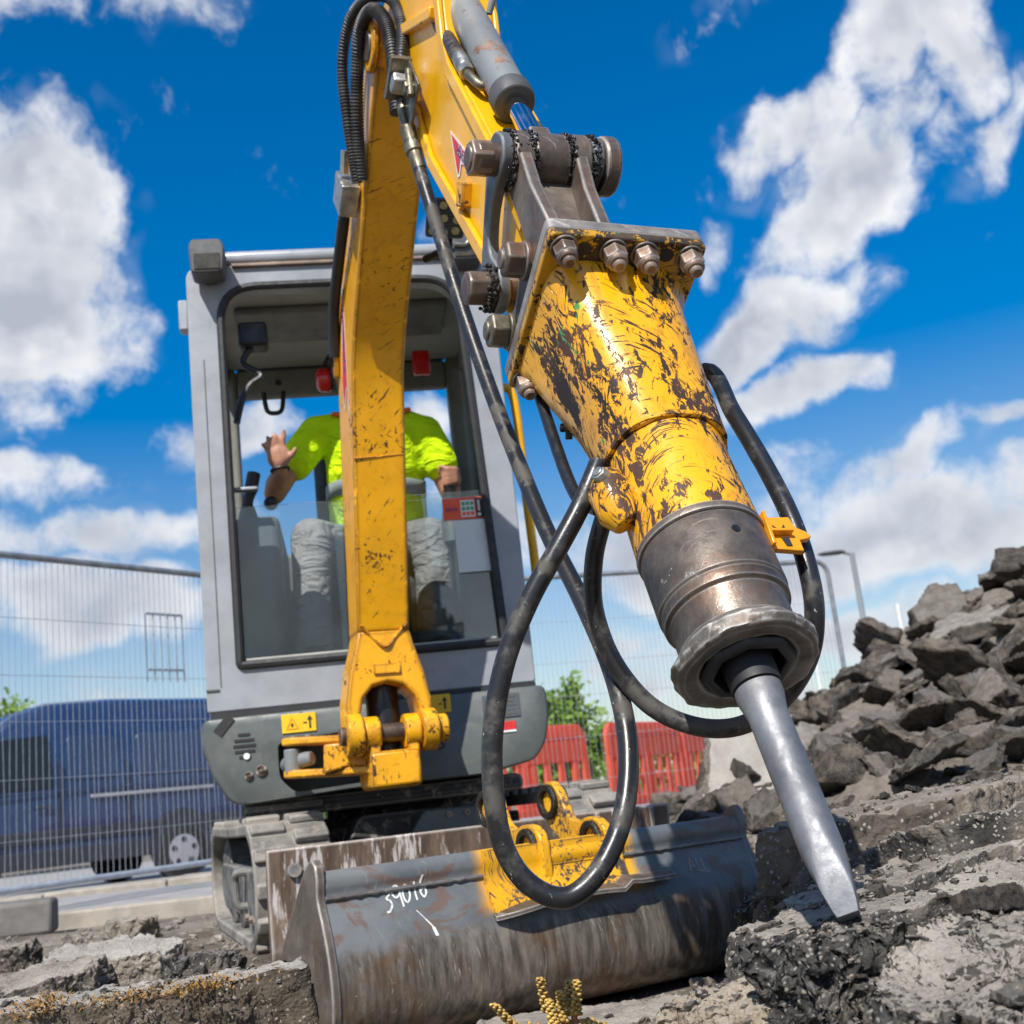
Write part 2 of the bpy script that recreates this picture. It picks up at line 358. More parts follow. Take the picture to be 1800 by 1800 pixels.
M['steel_foot'] = steel('foot_steel', (.075, .062, .050), (.24, .215, .19), .48, .4, .4, .68, .95, bmp=1.0, patches=.55)
M['chisel'] = steel('chisel_steel', (.125, .130, .142), (.27, .275, .29), .46, .5, .10, 1, 0, bmp=.35, patches=.25)
M['grease'] = plain('grease', (.012, .010, .008), .22, 0, .4, 40, .8)
M['nut'] = steel('rusty_nut', (.115, .066, .042), (.25, .175, .125), .46, .4, .6, 1, .6, bmp=.6)
M['nut_dark'] = steel('greasy_nut', (.055, .038, .028), (.15, .11, .085), .38, .4, .5, 1, .5, bmp=.6)
M['zinc'] = plain('zinc_fitting', (.42, .42, .38), .34, .85, .3, 30, .15)
M['brass'] = plain('dull_zinc_fitting', (.17, .155, .115), .42, .7, .35, 30, .15)
M['cyl'] = worn('cylinder_grey_paint', (.185, .205, .215), under=((.17, .085, .05), (.27, .17, .12)), chips=.70, big=4, fine=14, scr=.70, rough=.45, dirt=.45, dirtcol=(.22, .16, .125), bmp=.35, coat=0, flecks=.66, dust=.12)
M['chrome'] = plain('chrome', (.75, .77, .80), .08, 1, .05, 10)
M['black'] = plain('black_plastic', (.018, .018, .02), .5, 0, .3, 12)
M['black_paint'] = plain('black_paint', (.012, .013, .016), .32, 0, .3, 14, .1)
M['dark_grey'] = plain('dark_grey_plastic', (.075, .077, .08), .55, 0, .2, 14, .1)
M['cab'] = worn('cab_grey_paint', (.315, .335, .365), under=((.16, .09, .05), (.30, .28, .25)), chips=.93, big=2.5, fine=30, scr=.80, rough=.33, dirt=.07, dirtcol=(.20, .16, .11), bmp=.08, coat=.2, flecks=.80, dust=.10)
M['cab_in'] = plain('cab_liner_grey', (.34, .34, .31), .7, 0, .10, 8)
M['cab_beam'] = plain('cab_inner_frame', (.17, .17, .15), .6, 0, .15, 8)
M['seal'] = plain('rubber_seal', (.022, .022, .024), .6, 0, .2, 20)
M['body'] = worn('skirt_grey_green', (.082, .100, .098), under=((.06, .045, .03), (.24, .2, .15)), chips=.88, big=2.5, fine=16, scr=.74, rough=.42, dirt=.25, dirtcol=(.2, .18, .14), bmp=.15, coat=.1, flecks=.76, dust=.16)
M['light_lens'] = plain('lamp_lens', (.06, .055, .04), .12, 0, .3, 30)
M['red'] = plain('red_plastic', (.62, .012, .010), .3, 0, .12, 10, coat=.3)
M['orange'] = plain('orange_plastic', (.80, .26, .015), .45, 0, .25, 30, .2)
M['clampY'] = worn('clamp_orange', (.80, .30, .004), chips=.80, big=4, fine=40, scr=.8, rough=.4, dirt=.6, dirtcol=(.3, .10, .01))
M['warn'] = plain('warning_yellow', (.80, .50, .01), .4, 0, .06, 20)
M['ink'] = plain('black_ink', (.02, .02, .02), .5, 0, .1, 20)
M['white'] = plain('white_print', (.74, .75, .74), .5, 0, .06, 20)
M['paper'] = plain('laminated_notice', (.66, .72, .72), .25, 0, .05, 9)
M['redprint'] = plain('red_print', (.60, .03, .03), .4, 0, .1, 20)
M['orangeprint'] = plain('orange_print', (.82, .09, .02), .35, 0, .08, 20)
M['blueprint'] = plain('blue_print', (.05, .05, .22), .4, 0, .1, 20)
M['greenprint'] = plain('green_print', (.05, .35, .16), .5, 0, .1, 20)
M['grass'] = plain('leaf_green', (.085, .17, .025), .6, 0, .45, 3)
M['galv'] = plain('galvanised_tube', (.30, .315, .33), .42, .55, .2, 14)
M['wire'] = plain('galvanised_wire', (.40, .43, .47), .4, .4, .15, 20)
def trans_mat(name, c, k):
    h = new_mat(name); c2 = h.mix(h.ramp(h.noise(h.co, 4, 4), .3, .7), tuple(x * .88 for x in c), c); bset(h, Base_Color=c2, Roughness=.5)
    tl = h.n('ShaderNodeBsdfTranslucent', None, Color=c2); mx = h.n('ShaderNodeMixShader'); h.put(mx.inputs[0], k); h.put(mx.inputs[1], h.bsdf.outputs[0]); h.put(mx.inputs[2], tl.outputs[0]); h.put(h.out.inputs[0], mx.outputs[0]); return h.mat
M['barrier'] = trans_mat('barrier_red_plastic', (1., .225, .13), .6)
M['led'] = plain('led_lens', (.36, .30, .12), .2, 0, .2, 30)
M['van'] = plain('van_blue_paint', (.020, .042, .105), .25, .1, .12, 2, coat=.7)
M['van_dark'] = plain('van_grey_plastic', (.03, .033, .04), .55, 0, .2, 8)
M['tyre'] = plain('tyre_rubber', (.018, .018, .018), .8, 0, .3, 20, .3)
M['alloy'] = plain('wheel_silver', (.50, .51, .53), .35, .6, .1, 10)
M['tail'] = plain('tail_lamp', (.35, .01, .012), .2, 0, .2, 10)
M['skin'] = plain('skin', (.46, .225, .145), .5, 0, .15, 14)
M['reflect'] = plain('reflective_tape', (.26, .31, .30), .4, .1, .12, 30)
M['cloth_dark'] = plain('dark_cloth', (.03, .032, .035), .8, 0, .2, 20)
M['orange_cloth'] = plain('orange_trim', (.85, .13, .01), .7, 0, .1, 20)
M['hair'] = plain('dark_hair', (.035, .022, .015), .7, 0, .3, 60)
M['boot'] = plain('boot_leather', (.06, .045, .035), .7, 0, .3, 20)
M['seat'] = plain('seat_vinyl', (.03, .032, .036), .55, 0, .2, 14)
M['dash'] = plain('grey_blue_console', (.09, .10, .11), .5, 0, .12, 10)
M['pole'] = plain('lamp_post_paint', (.22, .24, .25), .5, .2, .1, 1)
M['pole_white'] = plain('pale_post', (.62, .63, .63), .5, 0, .1, 1)
M['bark'] = plain('bark', (.10, .075, .05), .9, 0, .3, 8)
M['sedum_leaf'] = plain('stonecrop_leaf', (.46, .29, .07), .5, 0, .45, 90)
M['sedum_stem'] = plain('stonecrop_stem', (.42, .13, .07), .6, 0, .3, 60)
M['moss'] = plain('dry_moss', (.25, .135, .032), .95, 0, .6, 90, .5)
M['weld'] = steel('weld_bead', (.07, .06, .055), (.16, .15, .14), .5, .6, .3, 1, .5)

def cloth(name, c, amp=.022, var=.12):
    h = new_mat(name); n1 = h.noise(h.map(h.co, rot=(.3, .5, .2), sc=(1, 1, 1.9)), 8, 4, .5, 1.6)
    bset(h, Base_Color=h.mix(h.ramp(h.noise(h.co, 22, 5), .3, .7), tuple(x * (1 - var) for x in c), c), Roughness=.85, Specular_IOR_Level=.2)
    bump(h, h.m('ADD', n1, h.m('MULTIPLY', h.noise(h.co, 160, 2), .04)), .85, amp); return h.mat
M['hivis'] = cloth('hivis_cloth', (.66, .96, .006), .035, .06)
M['jean'] = cloth('grey_work_trousers', (.30, .285, .285), .045, .2)
def glass_mat(name, tint, refl=.09, body=.10, bodycol=(.25, .33, .34)):
    h = new_mat(name); t = h.t
    tr = h.n('ShaderNodeBsdfTransparent', None, Color=tint)
    gl = h.n('ShaderNodeBsdfGlossy', None, Color=(.9, .95, .95), Roughness=.03)
    df = h.n('ShaderNodeBsdfDiffuse', None, Color=bodycol)          # dust film
    fr = h.n('ShaderNodeFresnel', None, IOR=1.5)
    a = h.n('ShaderNodeMixShader'); h.put(a.inputs[0], h.m('ADD', h.m('MULTIPLY', fr.outputs[0], 1.), refl * .3)); h.put(a.inputs[1], tr.outputs[0]); h.put(a.inputs[2], gl.outputs[0])
    b = h.n('ShaderNodeMixShader'); h.put(b.inputs[0], h.m('MULTIPLY', h.ramp(h.noise(h.co, 5, 6, .65), .35, .75), body)); h.put(b.inputs[1], a.outputs[0]); h.put(b.inputs[2], df.outputs[0])
    h.put(h.out.inputs[0], b.outputs[0]); t.nodes.remove(h.bsdf); return h.mat
M['glass'] = glass_mat('cab_glass', (.90, .94, .94), .05, .035)
M['glass2'] = glass_mat('side_glass', (.95, .97, .97), .05, .02)
M['van_glass'] = plain('van_glass', (.012, .016, .02), .06, 0, .1, 4)

def hose_mat():
    h = new_mat('hydraulic_hose_rubber'); co = h.co
    d = h.ramp(h.m('ADD', h.noise(co, 16, 6, .65), h.m('MULTIPLY', h.m('SUBTRACT', h.noise(co, 3, 2), .5), .5)), .47, .66)
    spk = h.ramp(h.noise(co, 130, 3, .5), .70, .74)
    c = h.mix(h.m('MULTIPLY', d, .75), (.016, .016, .018), (.095, .085, .072)); c = h.mix(h.m('MULTIPLY', spk, .8), c, (.42, .42, .40))
    bset(h, Base_Color=c, Roughness=h.ramp(d, 0, 1, .30, .72)); bump(h, h.noise(co, 55, 5, .6), .25, .002); return h.mat
M['hose'] = hose_mat()
def rib_mat():
    h = new_mat('spiral_hose_guard'); bset(h, Base_Color=h.mix(h.ramp(h.noise(h.co, 20, 5), .4, .7), (.02, .02, .021), (.07, .068, .065)), Roughness=.5); return h.mat
M['rib'] = rib_mat()

def bucket_mat(name, paint=True):
    h = new_mat(name); co = h.co
    st = h.map(h.co, sc=(9, 9, 1.2))
    grey = h.mix(h.ramp(h.noise(co, 4, 7, .65), .35, .68), (.100, .112, .118), (.165, .176, .180))
    grey = h.mix(h.m('MULTIPLY', h.ramp(h.noise(h.map(h.co, sc=(1, 1, 1.6)), 7, 9, .68, .8), .53, .60), .7), grey, (.15, .082, .052))
    raw = h.mix(h.ramp(h.noise(st, 5, 7, .65), .3, .72), (.078, .062, .048), (.30, .262, .218))
    raw = h.mix(h.m('MULTIPLY', h.ramp(h.noise(co, 9, 7, .7), .5, .68), .6), raw, (.17, .085, .033))
    z = h.m('SUBTRACT', h.n('ShaderNodeSeparateXYZ', None, Vector=h.co).outputs[2], .106)
    lo = h.ramp(h.m('ADD', z, h.m('MULTIPLY', h.m('SUBTRACT', h.noise(co, 8, 6, .65), .5), .09)), .120, .085)
    ax = h.vm('DOT_PRODUCT', h.co, (.8575, .5145, 0)); wob = h.m('MULTIPLY', h.m('SUBTRACT', h.noise(co, 13, 6, .65), .5), .035)
    ys = h.m('MULTIPLY', h.ramp(h.m('ADD', ax, wob), -.225, -.165), h.m('MULTIPLY', h.ramp(ax, .235, .20), h.ramp(h.m('ADD', z, wob), .120, .150)))
    grey = h.mix(h.m('MULTIPLY', ys, h.ramp(h.noise(co, 26, 6, .65), .62, .58, .15, 1.)), grey, (.74, .37, .008))
    c = h.mix(lo, grey, raw)
    c = h.mix(h.m('MULTIPLY', scratches(h, 11, .675, 4, .2), h.ramp(lo, 0, 1, .25, .85)), c, (.42, .39, .34))
    spk = h.ramp(h.noise(co, 70, 4, .6), .70, .73); c = h.mix(h.m('MULTIPLY', spk, h.ramp(lo, 0, 1, .25, .7)), c, (.55, .53, .49))
    bset(h, Base_Color=c, Metallic=h.m('MULTIPLY', lo, .45), Roughness=h.ramp(h.noise(co, 30, 5), .3, .7, .38, .6))
    bump(h, h.noise(co, 60, 6, .65), .35, .0016); return h.mat
M['bucket'] = bucket_mat('bucket_steel')
M['bucket_yellow'] = worn('bucket_ear_yellow', (.82, .40, .006), under=((.07, .06, .055), (.19, .115, .07)), chips=.60, big=4, fine=20, scr=.64, edge=.9, edger=.009, rough=.4, dirt=.35, dirtcol=(.38, .17, .04), bmp=.5, coat=.1, flecks=.60)
M['bucket_end'] = steel('bucket_end_steel', (.085, .064, .048), (.19, .16, .132), .5, .35, .4, .66, .9, bmp=.5, patches=.3)
M['spray'] = worn('bucket_overspray', (.72, .36, .01), under=((.082, .095, .103), (.12, .13, .14)), chips=.70, big=3, fine=18, scr=.72, rough=.45, dirt=.4, dirtcol=(.25, .2, .05), coat=0)
M['plate'] = steel('bracket_plate_steel', (.20, .175, .155), (.36, .335, .31), .45, .4, .5, .64, .9, bmp=.6)
M['flange'] = worn('flange_paint', (.55, .27, .006), under=((.03, .024, .02), (.09, .06, .035)), chips=.55, big=7, fine=22, scr=.64, edge=.6, rough=.35, dirt=.5, dirtcol=(.04, .13, .03), green=True, flecks=.56)
def blade_mat():
    h = new_mat('dozer_blade_muddy'); st = h.map(h.co, sc=(6, 6, 1.)); 
    c = h.mix(h.ramp(h.noise(st, 6, 8, .65), .35, .68), (.07, .045, .030), (.17, .115, .08))
    c = h.mix(h.ramp(h.m('ADD', h.noise(h.map(h.co, sc=(10, 10, 1.)), 5, 8, .7), h.m('MULTIPLY', h.m('SUBTRACT', h.noise(h.co, 3), .5), .6)), .56, .66), c, (.50, .46, .43))
    c = h.mix(h.m('MULTIPLY', edge_mask(h, .008), .8), c, (.55, .50, .46))
    bset(h, Base_Color=c, Roughness=.65); bump(h, h.noise(h.co, 40, 6, .65), .4, .002); return h.mat
M['blade'] = blade_mat()
def track_mat(name, a=(.10, .097, .09), b=(.27, .25, .22)):
    h = new_mat(name); c = h.mix(h.ramp(h.noise(h.co, 6, 8, .65), .35, .66), a, b)
    c = h.mix(h.m('MULTIPLY', h.ramp(h.noise(h.co, 22, 7, .7), .52, .66), .6), c, (.36, .30, .245))
    c = h.mix(h.m('MULTIPLY', edge_mask(h, .012), .5), c, (.42, .38, .33))
    bset(h, Base_Color=c, Roughness=.85); bump(h, h.noise(h.co, 50, 6, .65), .5, .003); return h.mat
M['track'] = track_mat('dusty_track_rubber'); M['under'] = track_mat('dusty_undercarriage', (.045, .048, .047), (.16, .165, .16))
M['slew'] = track_mat('greasy_undercarriage', (.014, .015, .017), (.05, .05, .05))

def asphalt_mat(name, top=((.19, .17, .15), (.34, .31, .275)), side=((.022, .021, .020), (.085, .080, .074)), stone=.45, dust=.5, scale=1.):
    """worn road surface on top, fresh black break with stones on the sides"""
    h = new_mat(name); co = h.co
    nz = h.n('ShaderNodeSeparateXYZ', None, Vector=h.n('ShaderNodeTexCoord').outputs['Normal']).outputs[2]
    tm = h.ramp(h.m('ADD', nz, h.m('MULTIPLY', h.m('SUBTRACT', h.noise(co, 14 * scale, 6, .65), .5), .7)), .62, .86)
    tcol = h.mix(h.ramp(h.noise(co, 7 * scale, 8, .65), .3, .7), top[0], top[1])
    cw = h.vm('ADD', co, h.vm('SCALE', h.vm('SUBTRACT', h.noise(co, 90 * scale, 2, .5, out=1), (.5, .5, .5)), scale=.006))
    vr = h.voro(cw, 170 * scale); vc = h.n('ShaderNodeTexVoronoi', None, Vector=cw, Scale=170 * scale).outputs['Color']
    vv = h.n('ShaderNodeSeparateColor', None, Color=vc).outputs[0]
    scol = h.mix(h.ramp(h.noise(co, 11 * scale, 8, .7), .35, .7), side[0], side[1])
    stn = h.m('MULTIPLY', h.ramp(vr, .5, .3), h.ramp(vv, 1 - stone * .62, 1 - stone * .62 + .05))
    scol = h.mix(stn, scol, h.mix(vv, (.07, .066, .06), (.30, .275, .245)))
    tcol = h.mix(h.m('MULTIPLY', h.m('MULTIPLY', h.ramp(vr, .5, .3), h.ramp(vv, .72, .8)), .40), tcol, (.36, .33, .29))
    dst = h.m('MULTIPLY', h.ramp(h.noise(co, 5 * scale, 6, .65), .42, .70), dust)
    scol = h.mix(dst, scol, (.225, .185, .145))
    bset(h, Base_Color=h.mix(tm, scol, tcol), Roughness=h.ramp(tm, 0, 1, .80, .92), Specular_IOR_Level=.22)
    hgt = h.m('ADD', h.m('MULTIPLY', h.m('SUBTRACT', 1., vr), .6), h.m('MULTIPLY', h.noise(co, 45 * scale, 7, .7), 1.2))
    bump(h, hgt, .8, .005); return h.mat
M['asphalt'] = asphalt_mat('broken_asphalt', ((.18, .158, .136), (.33, .297, .258)), ((.030, .028, .026), (.105, .097, .088)), stone=.38, dust=.6)
M['asphalt_dark'] = asphalt_mat('fresh_broken_asphalt', ((.085, .08, .074), (.21, .195, .175)), ((.026, .025, .024), (.095, .089, .082)), stone=.55, dust=.5)
M['asphalt_soil'] = asphalt_mat('asphalt_with_soil', ((.20, .19, .17), (.36, .33, .29)), ((.040, .032, .023), (.115, .090, .062)), stone=.25, dust=.35)
M['concrete'] = asphalt_mat('pale_concrete', ((.27, .245, .22), (.37, .345, .31)), ((.16, .14, .115), (.30, .265, .22)), stone=.25, dust=.5)
M['sandy'] = asphalt_mat('sandy_concrete', ((.26, .215, .165), (.38, .33, .265)), ((.25, .205, .15), (.35, .30, .235)), stone=.4, dust=.4)
M['rub1'] = asphalt_mat('rubble_brown', ((.140, .118, .098), (.25, .218, .185)), ((.040, .033, .028), (.125, .106, .090)), stone=.25, dust=.75, scale=.7)
M['rub2'] = asphalt_mat('rubble_dark', ((.110, .096, .084), (.205, .184, .162)), ((.020, .017, .015), (.080, .070, .062)), stone=.3, dust=.6, scale=.7)
def dirt_mat():
    h = new_mat('site_dirt'); co = h.co
    c = h.mix(h.ramp(h.noise(co, 1.3, 9, .65), .35, .68), (.10, .082, .063), (.27, .232, .185))
    c = h.mix(h.ramp(h.noise(co, 9, 8, .68), .52, .66), c, (.31, .27, .22))
    vr = h.voro(co, 38); c = h.mix(h.m('MULTIPLY', h.ramp(vr, .34, .22), h.ramp(h.noise(co, 7, 4), .5, .62)), c, (.36, .335, .30))
    bset(h, Base_Color=c, Roughness=.92, Specular_IOR_Level=.25)
    bump(h, h.m('ADD', h.noise(co, 22, 9, .7), h.m('MULTIPLY', vr, -.4)), .8, .02); return h.mat
M['dirt'] = dirt_mat()
M['road'] = plain('pale_worn_tarmac', (.30, .285, .275), .85, 0, .14, 6, .3)
M['kerb'] = plain('concrete_kerb', (.33, .295, .25), .85, 0, .2, 7, .4)
M['block'] = plain('fence_foot_concrete', (.15, .14, .13), .9, 0, .2, 9, .4)

# ------------------------------------------------------------------ ground and roads
def sstep(a, b, x): t = np.clip((x - a) / (b - a), 0, 1); return t * t * (3 - 2 * t)
def ground_h(x, y):
    x = np.asarray(x, float); y = np.asarray(y, float)
    p = np.stack([x.ravel(), y.ravel(), np.zeros(x.size)], 1)
    near = sstep(60, 20, np.hypot(x, y))
    h = (.035 * fbm(p * 1.7, 4, 5) + .012 * fbm(p * 9., 3, 9)).reshape(x.shape) * near
    flat = sstep(-1.35, -1.75, x) * sstep(5.2, 5.7, y) * sstep(60, 30, y)          # old road on the left stays flat
    h = h * (1 - flat) - .012 * flat
    h += .12 * sstep(.12, .5, x - (y - 1.3) * .30) * sstep(6.0, 4.0, y) * sstep(.5, .9, y)
    d = np.hypot(x - 3.5, y - 7.1); cone = np.clip(1.53 - .50 * d, 0, None) + .0
    h += cone * 1.0
    d2 = np.hypot(x - 1.2, (y - 4.6) * .8); h += np.clip(.30 - .22 * d2, 0, None)
    h -= .105 * sstep(-1.25, -.75, x) * sstep(1.05, .55, x - (y - 2.6) * .4) * sstep(1.2, 1.6, y) * sstep(3.35, 3.0, y - .45 * x)
    h -= .20 * sstep(9.6, 10.8, y) * sstep(1.0, -1., x - .2 * y) 
    return h
def axis_pts(a, b, st, far): 
    fine = np.arange(a, b + 1e-6, st); out = np.array([40, 80, 160, 350, far]); mid = np.array([1, 2.5, 6, 14])
    return np.concatenate([(a - np.concatenate([mid, out]))[::-1], fine, b + np.concatenate([mid, out])])
gx = axis_pts(-5.5, 5.5, .045, 900); gy = axis_pts(.2, 11.5, .05, 1500)
X, Y = np.meshgrid(gx, gy); Z = ground_h(X, Y)
nx, ny = len(gx), len(gy)
idx = np.arange(nx * ny).reshape(ny, nx)
quads = np.stack([idx[:-1, :-1], idx[:-1, 1:], idx[1:, 1:], idx[1:, :-1]], -1).reshape(-1, 4)
def mesh_np(name, verts, faces, mat, smooth=True):
    me = bpy.data.meshes.new(name); me.from_pydata(np.asarray(verts).tolist(), [], np.asarray(faces).tolist())
    if smooth: me.polygons.foreach_set('use_smooth', [True] * len(me.polygons))
    me.materials.append(mat); return me
g = bpy.data.objects.new('ground', mesh_np('ground', np.stack([X.ravel(), Y.ravel(), Z.ravel()], 1), quads, M['dirt'])); col.objects.link(g); tag(g, kind='structure')

rd = MB(); rd.add([(-40, 5.95, .006), (-1.5, 5.95, .006), (-1.75, 8.7, .006), (-40, 8.7, .006)], [(0, 1, 2, 3)])
o = rd.build('road', M['road'], smooth=0); tag(o, kind='structure')
rd = MB(); rd.add([(-60, 10.9, -.205), (6, 10.9, -.205), (6, 26, -.205), (-60, 26, -.205)], [(0, 1, 2, 3)])
o = rd.build('street', M['road'], smooth=0); tag(o, kind='structure')
def kerb_run(x0, x1, y0, y1, zt, n, name, wid=.125):
    a, b = Vector((x0, y0, 0)), Vector((x1, y1, 0)); root = None
    kr = thing(name, 'row of pale concrete kerb stones beside the old road' if zt > .05 else 'low concrete edging strip under the wire fence', 'kerb', (x0, y0, 0))
    for i in range(n):
        p, q = a.lerp(b, i / n), a.lerp(b, (i + .985) / n); t = (q - p); nrm = Vector((-t.y, t.x, 0)).normalized() * wid / 2
        j = rnd.uniform(-.008, .008)
        m = MB(); c = (p + q) / 2; m.obox(c + Vector((0, 0, zt / 2 + j - .03)), t / 2, nrm, (0, 0, zt / 2 + .03)); m.build('kerb_stone', M['kerb'], kr, bevel=.012)
kerb_run(-6.5, -1.55, 5.78, 5.86, .07, 6, 'kerb')
kerb_run(-9, -1.9, 8.95, 9.25, .04, 8, 'kerb', .5)

# ------------------------------------------------------------------ broken slabs
_cg = {}
def cubegrid(n, k):
    if (n, k) in _cg: return _cg[(n, k)]
    a = np.linspace(-1, 1, n + 1); b = np.linspace(-1, 1, k + 1); V = []; F = []; o = 0
    def grid(A, B, fn, flip):
        nonlocal o
        U_, W_ = np.meshgrid(A, B); V.append(fn(U_.ravel(), W_.ravel())); na, nb = len(A), len(B)
        I = np.arange(na * nb).reshape(nb, na) + o; q = np.stack([I[:-1, :-1], I[:-1, 1:], I[1:, 1:], I[1:, :-1]], -1).reshape(-1, 4)
        F.append(q[:, ::-1] if flip else q); o += na * nb
    one = lambda u: np.ones_like(u)
    for s in (1, -1):
        grid(a, a, lambda u, w_: np.stack([u, w_, s * one(u)], 1), s < 0)
        grid(a, b, lambda u, w_: np.stack([u, -s * one(u), w_], 1), s < 0)
        grid(a, b, lambda u, w_: np.stack([s * one(u), u, w_], 1), s < 0)
    V = np.concatenate(V); F = np.concatenate(F)
    key, inv = np.unique(np.round(V, 5), axis=0, return_inverse=True); F = inv.ravel()[F]
    _cg[(n, k)] = (key, F); return key, F
def slab_np(rx, ry, t, seed, n=40, k=10, rough=.004, big=.012, sides=1.5, corners=7, taper=.12, fr=34.):
    c, F = cubegrid(n, k); rs = np.random.RandomState(seed)
    th = np.arctan2(c[:, 1], c[:, 0]); m = np.maximum(np.abs(c[:, 0]), np.abs(c[:, 1]))
    ang = np.sort((np.arange(corners) + rs.uniform(-.32, .32, corners)) * 2 * math.pi / corners - math.pi); rad = rs.uniform(.78, 1.12, corners)
    px, py = rad * np.cos(ang), rad * np.sin(ang)
    R = np.zeros(len(th))
    for i in range(corners):                            # exact polygon outline
        j = (i + 1) % corners; ex, ey = px[j] - px[i], py[j] - py[i]
        den = np.cos(th) * ey - np.sin(th) * ex
        tt = (px[i] * ey - py[i] * ex) / np.where(np.abs(den) < 1e-9, 1e-9, den); x, y = tt * np.cos(th), tt * np.sin(th)
        l2 = ex * ex + ey * ey; s = ((x - px[i]) * ex + (y - py[i]) * ey) / l2
        ok = (tt > 0) & (s > -.001) & (s < 1.001); R = np.where(ok & (R == 0), tt, R)
    R = np.where(R == 0, .9, R)
    zz = c[:, 2]; rr = m * R * (1 + taper * -zz * .5)
    p = np.stack([rr * np.cos(th) * rx, rr * np.sin(th) * ry, zz * t / 2], 1)
    side = sstep(.80, .98, m) 
    sp = rs.uniform(0, 60, 3)
    q = p + sp
    lo = np.stack([fbm(q * 3.2 / max(rx, .12) * .35, 3, seed + k_) for k_ in (1, 2, 3)], 1) * np.array([1, 1, .8]) * big * 2
    hi = np.stack([fbm(q * fr, 5, seed + k_, .66) for k_ in (4, 5, 6)], 1)
    amp = rough * (1 + side * (sides - 1) * 2)
    p = p + lo + hi * amp[:, None] * 1.6
    return p, F
def slab(name, label, cat, pos, rx, ry, t, yaw, tilt, mat, seed, group=None, **kw):
    p, F = slab_np(rx, ry, t, seed, **kw)
    o = bpy.data.objects.new(name, mesh_np(name, p, F, mat)); col.objects.link(o)
    o.location = pos; o.rotation_euler = (R_(tilt[0]), R_(tilt[1]), R_(yaw))
    SLABS.append((o, p)); return tag(o, label, cat, group)
SLABS = []
HI = dict(n=100, k=26)
